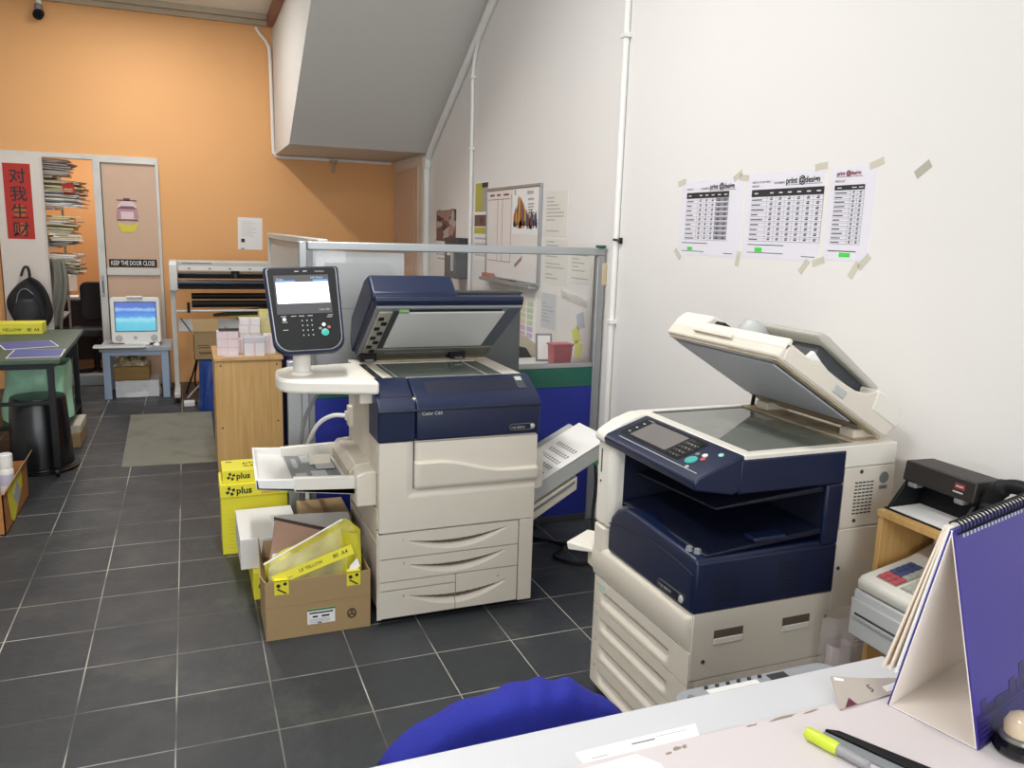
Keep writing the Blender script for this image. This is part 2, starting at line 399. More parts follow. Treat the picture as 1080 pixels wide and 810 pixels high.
# fixed white panel left of the opening
d2 = struct('door_2', B(-1.56, -1.20, WY-.06, WY-.02, 0, 2.12), mat('white_panel', '#d9cfc6', .5, var=.03), bevel=.003)
part('edge_strip', B(-1.20, -1.185, WY-.065, WY-.015, 0, 2.12), alu_w, d2)
t = thing('banner', 'vertical red paper banner with black brush characters on the white panel', 'banner', (-1.385, WY-.062, 1.385))
f = bw(-1.385, 1.385, WY-.06)
f = Fr((-1.385, WY-.06, 1.385), (1, 0, 0), (0.012, 0, 1))
b = MB().plate(f, -.11, 0, .105, .665, 0, .002); part('paper', b, redp, t)
gd = mat('orange_print', '#bb5a26', .6)
b = MB()
for k in (0, 1):
    cy = .09+.157*k
    b.fprism(f, [(math.cos(a/16*6.283)*.055, cy+math.sin(a/16*6.283)*.055) for a in range(16)], .002, .0028)
part('seals', b, gd, t)
b = MB()
for k, ch in enumerate('财生我对'): b.text(f, 0, .035+.157*k, ch, .14, .0035, align='c', bold=.012)
part('characters', b, ink, t)

# door under the stair (right wall)
d3 = struct('door_3', B(WX-.04, WX, 7.40, 8.50, 0, 2.23), mat('door_frame_paint', '#d8cfc0', .5), bevel=.004)
b = MB(); b.box(WX-.055, WX-.04, 7.52, 8.40, .02, 2.15)
part('door_leaf', b, door_pk, d3, .003)
b = MB()
for z0, z1 in ((.2, .95), (1.1, 2.0)):
    b.box(WX-.062, WX-.055, 7.62, 7.64, z0, z1); b.box(WX-.062, WX-.055, 8.28, 8.30, z0, z1); b.box(WX-.062, WX-.055, 7.64, 8.28, z0, z0+.02); b.box(WX-.062, WX-.055, 7.64, 8.28, z1-.02, z1)
part('molding', b, door_pk, d3, .003)

# ------------------------------------------------------------------ pipes and small things on the walls
def pipe(name, path, r, label, m=white, k=10, clips=()):
    b = MB().tube(path, r, k); t = thing(name, label, 'pipe', path[-1])
    part('tube', b, m, t)
    for p in clips:
        c = V(p); part('clip', MB().box(c.x-.012, WX, c.y-r*1.7, c.y+r*1.7, c.z-.012, c.z+.012), m, t, .003)
    return t
PX = WX-.017
pipe('conduit', [(PX, 3.74, CZ-.01), (PX, 3.735, 2.6), (PX, 3.735, 0.02)], .016, 'tall vertical white conduit on the right wall beside the glazed partition', clips=[(PX-.01, 3.735, 2.55), (PX-.01, 3.735, 1.13), (PX-.01, 3.735, .5)])
pipe('conduit', smoothpath([(PX, 5.55, 3.24), (PX, 5.85, 3.06), (PX, 6.0, 2.92), (PX, 6.08, 2.75), (PX, 6.08, 2.4), (PX, 6.08, 1.2), (PX, 6.08, .05)]), .014, 'thin white conduit that bends towards the stair above the calendar', clips=[(PX-.01, 6.08, 2.2), (PX-.01, 6.08, 2.72)])
pipe('conduit', smoothpath([(PX-.01, 5.0, 3.53), (PX-.01, 6.2, 2.84), (PX-.01, 7.15, 2.29), (PX-.01, 7.28, 2.15), (PX-.01, 7.30, 1.9), (PX-.01, 7.30, .05)], 8), .028, 'thick white pipe that follows the stair soffit then drops beside the cream door')
pipe('conduit', smoothpath([(.70, WY-.03, 3.44), (.735, WY-.03, 3.38), (.80, WY-.03, 3.30), (.825, WY-.03, 3.15), (.835, WY-.03, 2.35), (.845, WY-.03, 2.28), (.90, WY-.03, 2.245), (1.2, WY-.03, 2.245), (2.02, WY-.03, 2.245)], 6), .016, 'thin cream conduit on the orange wall running under the stair landing')
b = MB().tube([(1.42, WY-.025, 2.25), (1.42, WY-.025, 2.12)], .014, 8); b.lathe([(.012, 0), (.04, .03), (.04, .045)], (1.42, WY-.045, 2.2), 12)
solo('pipe_bracket', b, beige_t, 'small cream bracket hanging under the stair landing on the orange wall', 'bracket')
# camera on the orange wall
t = thing('security_camera', 'small black and white security camera high on the orange wall', 'security camera', (-1.12, WY-.09, 3.28))
part('bracket', MB().tube([(-1.115, WY-.06, 3.50), (-1.115, WY-.06, 3.40)], .022, 10), white, t)
part('joint', MB().lathe([(.012, -.03), (.03, -.02), (.034, 0), (.03, .02), (.012, .03)], (-1.118, WY-.07, 3.385), 14), mgrey, t)
hd = part('housing', MB().lathe([(.03, 0), (.042, .01), (.042, .09), (.035, .10)], (-1.12, WY-.03, 3.345), 16, ax=(0, -.85, -.35)), black, t)
part('lens', MB().lathe([(.022, 0), (.02, .012)], (-1.12, WY-.122, 3.31), 14, ax=(0, -.85, -.35)), blackg, hd)
# paper on the orange wall
f = Fr((.475, WY, 1.33), (1, 0, -.02), (-.03, 0, 1))
t = thing('wall_notice', 'white paper notice taped to the orange wall above the plotter', 'paper', (.6, WY-.002, 1.33))
part('sheet', MB().plate(f, 0, 0, .235, .315, 0, .002), paper, t)
b = MB(); b.plate(f, .03, .07, .065, .105, .002, .003)
for k in range(9): b.plate(f, .03, .13+.018*k, .03+random.uniform(.1, .18), .1345+.018*k, .002, .0026, 1)
b.plate(f, .03, .004, .06, .012, .002, .003)
part('print', b, [ink, mat('pale_print', '#c9c7c6', .7)], t)

# three price lists
def table_print(b, f, x0, y0, x1, y1, rows, cols, first, head=.06, shade=None):
    hh = (y1-y0)*head*1.4
    b.plate(f, x0, y1-hh, x1, y1, .0008, .0014, 0)
    rh = (y1-hh-y0)/rows; fw = (x1-x0)*first; cw = (x1-x0-fw)/cols
    for c in range(cols+1):
        xc = x0+fw*.5+(c-.5)*cw+fw*.5 if c else x0+fw*.3
        b.plate(f, xc-.010, y1-hh*.6, xc+.010, y1-hh*.45, .0014, .0018, 3)
    for r in range(rows):
        y = y1-hh-rh*(r+1)
        b.plate(f, x0, y, x1, y+.0012, .0008, .0013, 1)
        b.plate(f, x0, y+rh*.62, x1, y+rh*.62+.0008, .0008, .0013, 1)
        b.plate(f, x0+.004, y+rh*.28, x0+fw*random.uniform(.45, .85), y+rh*.28+rh*.2, .0008, .0014, 0)
        for c in range(cols):
            xc = x0+fw+cw*(c+.5)
            if shade and c >= shade:
                b.plate(f, xc-cw*.5, y+rh*.25, xc+cw*.46, y+rh*.95, .0008, .0012, 1)
            b.plate(f, xc-cw*.16, y+rh*.3, xc+cw*.14, y+rh*.52, .0012, .0016, 0)
            b.plate(f, xc-cw*.1, y+rh*.66, xc+cw*.14, y+rh*.8, .0012, .0016, 0)
    for c in range(cols+1): b.plate(f, x0+fw+cw*c, y0, x0+fw+cw*c+.0008, y1-hh, .0008, .0013, 1)
def price_sheet(Y, W, H, z0, spec, label, tapes, zr=0):
    f = Fr((WX, Y, z0), (0, -1, zr), (0, 0, 1))
    t = thing('price_list', label, 'price list', (WX-.001, Y-W/2, z0), None)
    part('sheet', MB().plate(f, 0, 0, W, H, 0, .0008), paper_l, t)
    b = MB(); spec(b, f); part('print', b, [ink, inkg, green_lbl, paper, inkred], t)
    for (x, y, a) in tapes:
        g = Fr(f.p(x, y, 0), (0, -math.cos(a), math.sin(a)), (0, math.sin(a), math.cos(a)))
        part('tape', MB().plate(g, -.03, -.012, .03, .012, .0009, .0014), tape, t)
def head(b, f, xs, y, tx, red=False):
    c_ = 4 if red else 0; b.text(f, xs, y, 'print', tx*1.5, .0016, c_, bold=.03); b.text(f, xs+tx*3.3, y, '@', tx*1.7, .0016, c_, bold=.03); b.text(f, xs+tx*4.9, y, 'design', tx*1.5, .0016, c_, bold=.03)
    b.plate(f, xs, y-.006, xs+tx*9.2, y-.0045, .0008, .0015, 4 if red else 0)
def s1(b, f):
    b.text(f, .045, .279, 'PRICE LIST', .0105); b.text(f, .15, .279, 'DOCUMENT', .0105); head(b, f, .215, .279, .0195)
    table_print(b, f, .045, .065, .35, .268, 9, 5, .28, .09, shade=3)
    b.plate(f, .36, .06, .361, .07, .0008, .001, 1)
    b.plate(f, .03, .05, .22, .053, .0008, .0014, 0); b.plate(f, .03, .015, .20, .0175, .0008, .0014, 0); b.plate(f, .075, .02, .112, .034, .0008, .0015, 2); b.plate(f, .34, .012, .40, .0145, .0008, .0014, 0)
def s2(b, f):
    b.text(f, .03, .287, 'DIGITAL COLOUR PRINT', .0095); b.text(f, .03, .272, 'PRICE LIST', .0095); b.text(f, .16, .28, 'DOCUMENT', .0105); head(b, f, .225, .279, .0205)
    table_print(b, f, .03, .065, .425, .262, 9, 6, .24, .10)
    b.plate(f, .03, .05, .24, .053, .0008, .0014, 0); b.plate(f, .03, .02, .24, .0225, .0008, .0014, 0); b.plate(f, .075, .024, .118, .041, .0008, .0015, 2); b.plate(f, .34, .014, .41, .0165, .0008, .0014, 0)
def s3(b, f):
    head(b, f, .03, .285, .0125, True); b.text(f, .025, .262, 'PRICE LIST', .010)
    table_print(b, f, .025, .055, .16, .252, 12, 2, .55, .06)
    b.plate(f, .02, .03, .15, .033, .0008, .0014, 0); b.plate(f, .075, .012, .125, .026, .0008, .0015, 2)
price_sheet(3.178, .445, .318, 1.502, s1, 'printed price list left of three on the white wall with shaded right columns', [(.0, .315, .2), (.44, .315, -.1), (.40, .325, .5), (.0, .0, -.7), (.44, -.005, 1.4)])
price_sheet(2.712, .42, .324, 1.505, s2, 'printed price list in the middle of three on the white wall, widest table', [(.40, .33, .1), (.36, -.02, .9), (.43, .0, .3)])
price_sheet(2.262, .203, .311, 1.514, s3, 'narrow price list right of three on the white wall with a red heading', [(.20, .315, .3), (.19, .0, .8), (.15, -.03, 1.0)])

# tape left behind on the wall
for i, (Y, z, a, lb) in enumerate(((1.88, 1.80, .6, 'scrap of old tape on the white wall high right of the price lists'),)):
    g = Fr((WX, Y, z), (0, -math.cos(a), math.sin(a)), (0, math.sin(a), math.cos(a)))
    solo('tape_scrap', MB().plate(g, -.03, -.014, .03, .014, 0, .0006), tape, lb, 'tape')
# whiteboard
def wall_paper(name, Y0, Y1, z0, z1, label, cat, paint, group=None, m=paper, d=.0, th=.0012):
    f = rw(Y0, z0, WX-d)
    t = thing(name, label, cat, (WX-d-.0005, (Y0+Y1)/2, z0), group)
    part('sheet', MB().plate(f, 0, 0, Y0-Y1, z1-z0, 0, th), m, t)
    if paint:
        b = MB(); ms = paint(b, f, Y0-Y1, z1-z0); part('print', b, ms, t)
    return t
t = thing('whiteboard', 'framed whiteboard with a pen tray on the wall behind the partition', 'whiteboard', (WX-.01, 5.22, 1.24))
f = rw(5.70, 1.25)
part('board', MB().plate(f, 0, 0, .96, .63, 0, .012), mat('whiteboard_face', '#e8e6e3', .25, var=.02), t)
b = MB(); b.plate(f, -.015, .615, .975, .635, 0, .02); b.plate(f, -.015, -.01, .975, .01, 0, .02); b.plate(f, -.015, .01, .005, .615, 0, .02); b.plate(f, .955, .01, .975, .615, 0, .02)
part('frame', b, alu, t, .003)
b = MB(); b.plate(f, .0, -.025, .95, -.012, 0, .07); b.plate(f, .0, -.012, .95, .0, .062, .07); part('pen_tray', b, alu, t, .002)
b = MB()
for x in (.21, .30): b.plate(f, x, .12, x+.004, .55, .012, .0128)
b.plate(f, .02, .55, .45, .554, .012, .0128); b.plate(f, .47, .12, .474, .58, .012, .0128); b.plate(f, .02, .12, .47, .124, .012, .0128); 
for x, w_ in ((.05, .09), (.19, .07), (.32, .10)): b.plate(f, x, .575, x+w_, .588, .012, .0128)
b.tube([f.p(.56+.13*k/24, .10+.06*k/24+.018*math.sin(k*1.7), .013) for k in range(25)], .0018, 5)
part('ruled_lines', b, inkred, t)
pens = ((.03, .20, '#a6604e', 'brown whiteboard eraser lying on the pen tray of the whiteboard', 'eraser'), (.33, .42, '#48507c', 'blue marker lying on the whiteboard pen tray', 'marker'), (.45, .54, '#7b3f3f', 'red marker lying on the whiteboard pen tray', 'marker'), (.57, .66, '#333338', 'black marker lying on the whiteboard pen tray', 'marker'))
for i, (x0, x1, c, lb, ct) in enumerate(pens):
    m_ = mat('pen_'+c[1:], c, .5)
    if ct == 'eraser': solo('board_eraser', MB().plate(f, x0, -.012, x1, .03, .022, .06), m_, lb, ct, bevel=.004)
    else: solo('marker_pen', MB().tube([f.p(x0, -.001, .045), f.p(x0+.06, -.001, .045), f.p(x0+.065, -.001, .045), f.p(x1, -.001, .045)], [.0105, .0105, .0085, .0085], 10), m_, lb, ct)
# poster of a castle-like skyline on the whiteboard
def poster(b, f, W, H):
    b.text(f, .03, H-.05, 'K', .05, .002, 2); b.text(f, W*.55, H-.05, 'DESIGN', .03, .002, 2); b.text(f, W*.6, H-.09, 'PRINTING', .02, .002, 2)
    for k in range(4): b.plate(f, W*.6, H-.115-.018*k, W*.6+random.uniform(.06, .12), H-.110-.018*k, .0012, .002, 2)
    r = random.Random(3)
    for i in range(26):
        x = W*.06+W*.86*i/26; h = .06+.10*math.exp(-((i-7)/5)**2)+r.uniform(-.02, .035)
        b.fprism(f, [(x-.012, .06), (x+.016, .06), (x+.012, .05+h), (x+.002, .075+h), (x-.010, .05+h)], .0012, .0018+r.random()*.0006, (0, 1, 3, 0, 4, 3, 0)[i % 7] if i < 15 else (3, 3, 4, 0, 3)[i % 5])
    for i in range(40):
        x = W*.05+W*.88*r.random(); b.plate(f, x, .04+r.random()*.03, x+.018, .06+r.random()*.05, .0022, .003, r.choice((3, 4, 1, 0, 2)))
    return [mat('ochre_print', '#d29a34', .6), mat('rust_print', '#a65a2c', .6), ink, mat('denim_print', '#3c4a78', .6), mat('brown_print', '#6a4a34', .6)]
wall_paper('poster', 5.20, 4.745, 1.56, 1.872, 'poster with a colourful city skyline stuck on the whiteboard', 'poster', poster, d=.0125)
# calendar left of the board
def cal_top(b, f, W, H):
    b.plate(f, .02, H*.42, W*.55, H*.97, .0012, .002, 0); b.plate(f, W*.55, H*.42, W-.01, H*.97, .0012, .002, 1); b.plate(f, W*.55, H*.88, W-.01, H*.97, .002, .0026, 3)
    b.plate(f, .01, H*.14, W-.01, H*.36, .0012, .002, 2); b.plate(f, .01, 0, W-.01, H*.12, .0012, .002, 0); b.text(f, .14, H*.2, '88', .06, .0026, 3)
    return [mat('olive_print', '#b7b04a', .6), mat('stone_print', '#a8a49a', .6), mat('umber_print', '#6e5148', .6), ink]
wall_paper('wall_calendar', 6.03, 5.72, 1.56, 1.945, 'green and brown picture calendar on the wall left of the whiteboard', 'calendar', cal_top)
def cal_low(b, f, W, H):
    for r_ in range(4):
        for c_ in range(6): b.plate(f, .03+c_*.043, .03+r_*.042, .05+c_*.043, .045+r_*.042, .0012, .002, 1 if c_ == 5 else 0)
    return [inkg, mat('red_ink', '#a4413e', .6)]
wall_paper('wall_calendar', 6.02, 5.73, 1.36, 1.55, 'white date calendar hanging below the picture calendar', 'calendar', cal_low)
def kraft_poster(b, f, W, H):
    r = random.Random(5)
    b.plate(f, .01, H*.42, W, H*.98, .0008, .0014, 0)
    for i in range(14):
        cx, cy = W*r.uniform(.1, .9), H*r.uniform(.52, .95); a = r.random()*3
        b.fprism(f, [(min(W, max(0, cx+math.cos(a+q)*.13)), min(H, max(H*.42, cy+math.sin(a+q)*.05))) for q in (0, 1.2, 3.1, 4.3)], .0012, .0016+i*.0002, (1, 2, 3)[i % 3])
    b.plate(f, 0, H*.40, W, H*.42, .0012, .004, 2)
    for k in range(3):
        for j in range(6): b.plate(f, .03+j*.085, H*(.12+.09*k), .09+j*.085, H*(.16+.09*k), .0012, .002, 3)
    b.lathe([(.05, 0), (.05, .001)], f.p(W*.85, H*.87, .0035), 16, 3, ax=(-1, 0, 0)); b.plate(f, .05, H*.04, W*.6, H*.075, .0012, .002, 3)
    return [mat('mocha_print', '#7a5650', .6), mat('rose_print', '#a98682', .6), mat('coffee_print', '#4c3632', .6), mat('taupe_print', '#b9ada5', .6)]
wall_paper('poster', 7.07, 6.49, 1.305, 1.755, 'brown poster with leaf-like shapes on the wall beside the cream door', 'poster', kraft_poster)
# notes right of the board
def notes(b, f, W, H):
    r = random.Random(W*99+H)
    n = int(H/.022)
    for k in range(1, n):
        if r.random() < .75: b.plate(f, W*.08, H-.022*k, W*r.uniform(.35, .9), H-.022*k+.006, .0012, .0018, 0)
    return [mat('faint_print', '#a9a7a4', .7)]
wall_paper('paper_notice', 4.685, 4.36, 1.56, 1.83, 'top sheet of the faded paper notices right of the whiteboard', 'paper', notes, 'faded notices behind the partition', m=mat('cream_paper', '#dedbd2', .7))
wall_paper('paper_notice', 4.67, 4.325, 1.27, 1.545, 'lower faded notice directly below the top notice right of the whiteboard', 'paper', notes, 'faded notices behind the partition', m=mat('cream_paper', '#dedbd2'))
wall_paper('paper_notice', 4.29, 4.02, 1.30, 1.50, 'faded notice on the wall seen through the glass corner nearest the right post', 'paper', notes, 'faded notices behind the partition', m=mat('cream_paper', '#dedbd2'))
wall_paper('paper_notice', 4.69, 4.47, .99, 1.21, 'grey printed notice with orange tape spots below the faded notices', 'paper', notes, 'faded notices behind the partition', m=mat('blueish_paper', '#c9cdd2', .6))
def chart(b, f, W, H):
    cols = ['#cdb4cb', '#bdb0d0', '#b0b6d4', '#d8bfc0', '#d9d3ae', '#bfd0b2', '#d0c5a4', '#c5b8d0']
    for c_ in range(6):
        for r_ in range(8):
            b.plate(f, .04+c_*(W-.06)/6, .03+r_*(H-.05)/8, .03+(c_+.85)*(W-.06)/6, .03+(r_+.8)*(H-.05)/8, .0012, .0018, (c_+(r_ < 4)*4) % 8)
    return [mat('swatch_'+c[1:], c, .6) for c in cols]
wall_paper('colour_chart', 5.58, 4.77, .78, 1.16, 'colour swatch chart on the wall below the whiteboard', 'chart', chart)
t = wall_paper('blank_poster', 4.43, 4.01, .87, 1.235, 'large white sheet on the wall behind the glass with sticky notes on it', 'poster', None, m=white, th=.004)
f = rw(4.43, .87, WX-.004)
for (x, y, a, c, lb) in ((.26, .13, .5, '#d9e06a', 'upper yellow sticky note on the white sheet behind the glass'), (.30, .05, -.2, '#dfe585', 'lower yellow sticky note on the white sheet behind the glass'), (.31, .22, .3, '#b9c3cf', 'blue grey slip of paper on the white sheet behind the glass')):
    g = Fr(f.p(x, y, .0005), (0, -math.cos(a), math.sin(a)), (0, math.sin(a), math.cos(a)))
    solo('sticky_note', MB().plate(g, -.045, -.045, .045, .045, .0, .001), mat('note_'+c[1:], c, .6), lb, 'sticky note')
# grey wall box with a lever, socket, hook
t = thing('wall_box', 'dark grey box with a pale lever on the wall behind the copier', 'wall box', (WX-.05, 6.25, 1.20))
part('case', B(WX-.12, WX, 6.10, 6.42, 1.20, 1.52), dgrey, t, .008)
part('lever', B(WX-.14, WX-.12, 6.16, 6.19, 1.26, 1.42), lgrey, t, .004); part('tag', B(WX-.123, WX-.12, 6.26, 6.34, 1.38, 1.41), white, t)
t = thing('wall_socket', 'beige electrical box on the wall right of the partition post', 'socket', (WX-.02, 3.88, 1.31))
part('plate', B(WX-.03, WX, 3.84, 3.92, 1.31, 1.43), mat('beige_plastic', '#c9b594', .5), t, .005); part('screw', MB().lathe([(.008, 0), (.008, .003)], (WX-.03, 3.88, 1.37), 10, ax=(-1, 0, 0)), steel, t)
t = thing('wall_hook', 'tiny dark hook stuck on the wall above the partition corner', 'hook', (WX-.01, 3.70, 1.54))
part('base', B(WX-.012, WX, 3.69, 3.715, 1.535, 1.565), black, t, .003); part('peg', MB().tube([(WX-.01, 3.70, 1.55), (WX-.045, 3.715, 1.555)], .006, 8), dgrey, t)

# ceiling lights
def tube_light(x, y, lb, watts):
    t = thing('ceiling_light', lb, 'ceiling light', (x, y, CZ), 'fluorescent fittings on the ceiling')
    part('housing', B(x-.09, x+.09, y-.62, y+.62, CZ-.05, CZ), white, t, .006)
    for s in (-.045, .045): part('tube', MB().tube([(x+s, y-.59, CZ-.068), (x+s, y+.59, CZ-.068)], .013, 10), lamp_m, t)
    l = bpy.data.lights.new('fluorescent', 'AREA'); l.shape = 'RECTANGLE'; l.size = .16; l.size_y = 1.2; l.energy = watts; l.color = (1, .98, .955)
    o = bpy.data.objects.new('fluorescent', l); C.objects.link(o); o.location = (x, y, CZ-.09)
tube_light(-1.0, .6, 'ceiling light nearest the shop window', 70)
tube_light(.35, 3.1, 'ceiling light in the middle of the room', 62)
tube_light(-.35, 7.1, 'ceiling light nearest the orange wall', 42)
t = thing('ceiling_light', 'ceiling light in the back office', 'ceiling light', (-1.0, 10, 2.7))
part('housing', B(-1.1, -.9, 9.6, 10.6, 2.65, 2.7), white, t, .006)
l = bpy.data.lights.new('office_light', 'AREA'); l.size = .3; l.size_y = 1.0; l.shape = 'RECTANGLE'; l.energy = 30; l.color = (1, .97, .92)
o = bpy.data.objects.new('office_light', l); C.objects.link(o); o.location = (-1.0, 10.1, 2.62)
# daylight through the shop window
l = bpy.data.lights.new('daylight', 'AREA'); l.shape = 'RECTANGLE'; l.size = 4.6; l.size_y = 2.7; l.energy = 150; l.color = (.95, .98, 1)
o = bpy.data.objects.new('daylight', l); C.objects.link(o); o.location = (-.5, -2.3, 1.75); o.rotation_euler = (rad(90), 0, 0)
w = bpy.data.worlds.new('World'); SC.world = w; w.use_nodes = True
w.node_tree.nodes['Background'].inputs[0].default_value = (.85, .93, 1, 1); w.node_tree.nodes['Background'].inputs[1].default_value = 1.2

# ------------------------------------------------------------------ big colour copier
K = thing('colour_copier', 'large cream and navy colour copier with its scanner lid tilted open', 'copier', (.985, 3.28, 0))
b = MB(); b.box(.665, 1.31, 2.985, 3.64, .035, .93)
part('body', b, cream_dirty, K, .006)
b = MB()
for (x, y) in ((.74, 3.08), (1.23, 3.08), (.74, 3.55), (1.23, 3.55)): b.lathe([(.03, 0), (.035, .008), (.035, .036), (.02, .04)], (x, y, 0), 12)
part('caster', b, black, K)
part('plinth', B(.70, 1.28, 3.03, 3.6, .015, .04), black, K)
ff = Fr((.655, 2.985, 0), (1, 0, 0), (0, 0, 1))       # front plane, x from the left edge, y = height
# front cover with a stepped ledge below the door
def cov(x, y):
    d = .022
    if x > .128 and y > .545:
        d = .014
    elif x > .116 and y > .536: d = .018
    return d
part('front_cover', MB().hf(ff, .0, .658, .397, .762, 94, 50, cov, -.004), cream, K, 0, smooth=60)
# front door with the wave
def wave(x):
    q = max(0, min(1, ((x-.138)/.52-.18)/.55)); q = q*q*(3-2*q)
    return .758-.195*(.39+.26*q+.03*(x-.138)/.52)
def door(x, y):
    w = wave(x); d = .028
    # rounded foot corner
    if y < w: d += .016*min(1, (w-y)/.006)*(.35+.65*max(0, 1-(w-y)/.11))
    if y < .585: d -= .012*((.585-y)/.022)**2
    if x < .165: d -= .014*((.165-x)/.027)**2
    return d
part('front_door', MB().hf(ff, .138, .660, .563, .758, 104, 60, door, .004), cream, K, 0, smooth=50)
part('door_gap', MB().plate(ff, .1358, .57, .138, .90, .014, .0225), dgrey, K)
# navy band
b = MB().prism('x', [(2.955, .766), (2.950, .885), (2.958, .905), (2.98, .925), (3.10, .987), (3.125, .987), (3.125, .766)], .80, 1.322)
part('top_cover', b, navy, K, .006, seg=3)
b = MB().prism('x', [(2.957, .766), (2.952, .885), (2.945, .893), (2.975, .922), (3.10, .990), (3.125, .990), (3.125, .766)], .648, .797)
part('left_console', b, navy, K, .006, seg=3)
b = MB().prism('x', [(2.9445, .884), (2.9445, .892), (2.96, .892), (2.96, .884)], .648, 1.322)
part('band_lip', b, navy_dk, K, .002)
sl = Fr((.0, 2.98, .925), (1, 0, 0), (0, .12, .062))
b = MB(); b.plate(sl, .86, .035, 1.235, .115, -.004, .0012)
part('recess_panel', b, navy_dk, K, .002)
b = MB(); b.rplate(sl, 1.245, .04, 1.285, .125, .0, .003, .008); pl = part('status_panel', b, dgrey, K)
b = MB(); b.plate(sl, 1.252, .09, 1.28, .115, .003, .0045); part('display', b, lgrey, pl)
b = MB(); b.plate(sl, .655, .02, .79, .024, .0, .0015); b.plate(sl, .70, .03, .702, .125, .0, .0015)
part('console_seam', b, navy_dk, K)
fb = Fr((.655, 2.951, 0), (1, 0, 0), (0, 0, 1))
part('model_lettering', MB().text(fb, .165, .868, 'Color C60', .019, .001), lgrey, K)
# maker's badge: pill outline with a ball
b = MB(); b.rplate(fb, .53, .785, .642, .812, .0, .004, .013); bd = part('badge', b, steel, K)
b = MB(); b.rplate(fb, .533, .788, .624, .809, .004, .0048, .010); part('badge_field', b, navy_dk, bd)
part('badge_lettering', MB().text(fb, .540, .793, 'FUJI XEROX', .011, .0052), lgrey, bd)
part('badge_ball', MB().lathe([(.0105, 0), (.009, .003), (.005, .0045)], fb.p(.632, .7985, .004), 14, ax=(0, -1, 0)), lgrey, bd)
# paper drawers
grip_m = mat('grip_brown', '#6e5a50', .7)  # brown grip insert, its dark tone also painting the recess shade
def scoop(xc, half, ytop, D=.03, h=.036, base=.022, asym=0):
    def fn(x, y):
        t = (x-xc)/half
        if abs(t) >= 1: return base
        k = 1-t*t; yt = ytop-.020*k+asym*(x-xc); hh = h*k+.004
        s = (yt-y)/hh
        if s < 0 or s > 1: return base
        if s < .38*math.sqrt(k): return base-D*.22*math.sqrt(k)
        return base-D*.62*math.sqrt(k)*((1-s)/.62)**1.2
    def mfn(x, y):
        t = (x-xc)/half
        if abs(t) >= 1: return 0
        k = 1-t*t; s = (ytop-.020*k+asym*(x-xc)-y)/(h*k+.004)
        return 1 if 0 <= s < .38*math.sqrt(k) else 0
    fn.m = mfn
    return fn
def drawer(x0, x1, y0, y1, fn, num, nx=110, ny=60):
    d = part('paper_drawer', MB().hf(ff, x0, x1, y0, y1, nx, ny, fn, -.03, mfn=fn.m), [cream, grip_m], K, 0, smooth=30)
    if num: part('drawer_number', MB().text(ff, num[1], num[2], num[0], .016, .0228), mgrey, d)
    return d
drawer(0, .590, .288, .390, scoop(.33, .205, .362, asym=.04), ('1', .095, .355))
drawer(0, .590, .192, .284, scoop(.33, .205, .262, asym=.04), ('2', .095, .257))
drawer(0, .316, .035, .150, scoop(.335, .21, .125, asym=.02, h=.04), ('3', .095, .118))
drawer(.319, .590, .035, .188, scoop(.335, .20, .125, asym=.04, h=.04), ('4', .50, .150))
part('drawer_cover', MB().plate(ff, 0, .154, .316, .188, -.004, .022), cream, K)
part('drawer_gaps', MB().plate(ff, .002, .037, .652, .396, -.034, -.03), dgrey, K)
part('side_column', MB().plate(ff, .596, .030, .658, .393, -.004, .022), cream, K, .002)
b = MB(); b.hexa([(.645, 2.966, .03), (.665, 2.966, .03), (.665, 3.0, .03), (.655, 3.0, .03), (.645, 2.966, .39), (.665, 2.966, .39), (.665, 3.0, .39), (.655, 3.0, .39)])
part('edge_strip', b, cream_dirty, K)
# side wall panels on the left
b = MB(); b.box(.659, .665, 3.02, 3.60, .05, .33); b.box(.659, .665, 3.02, 3.60, .34, .47); b.box(.659, .665, 3.02, 3.62, .62, .90)
part('side_panel', b, cream_dirty, K, .003)
b = MB(); b.box(.640, .66, 3.52, 3.57, .70, .79); b.box(.628, .64, 3.53, 3.56, .725, .765)
part('socket', b, cream, K, .003)
b = MB().tube(smoothpath([(.63, 3.545, .745), (.58, 3.58, .74), (.53, 3.63, .70), (.50, 3.70, .62), (.49, 3.77, .5), (.49, 3.79, .02)]), .010, 8)
part('white_cable', b, white, K)
b = MB().tube(smoothpath([(.53, 3.42, .955), (.50, 3.5, .86), (.46, 3.58, .74), (.45, 3.68, .6), (.45, 3.78, .4), (.45, 3.79, .02)]), .009, 8)
part('grey_cable', b, mgrey, K)
# scanner top
b = MB(); Z0, Z1 = .932, .982
b.box(.66, 1.312, 3.127, 3.155, Z0, Z1); b.box(.66, 1.312, 3.53, 3.645, Z0, Z1); b.box(.715, .755, 3.155, 3.53, Z0, Z1); b.box(.66, .685, 3.155, 3.53, Z0, Z1); b.box(1.235, 1.312, 3.155, 3.53, Z0, Z1); b.box(.66, 1.312, 3.127, 3.645, Z0, Z0+.02)
part('scanner_frame', b, cream, K, .002)
part('platen_glass', B(.755, 1.235, 3.155, 3.53, Z0+.02, Z1-.003), platen_m, K)
part('scan_strip', B(.685, .715, 3.155, 3.53, Z0+.02, Z1-.002), film_dk, K)
b = MB(); b.box(1.16, 1.165, 3.155, 3.53, Z1-.003, Z1-.0015); b.box(.775, .779, 3.155, 3.53, Z1-.003, Z1-.0015)
part('size_marks', b, lgrey, K)
part('hinge_shelf', B(.70, 1.30, 3.56, 3.64, Z1, Z1+.006), grime, K, .002)
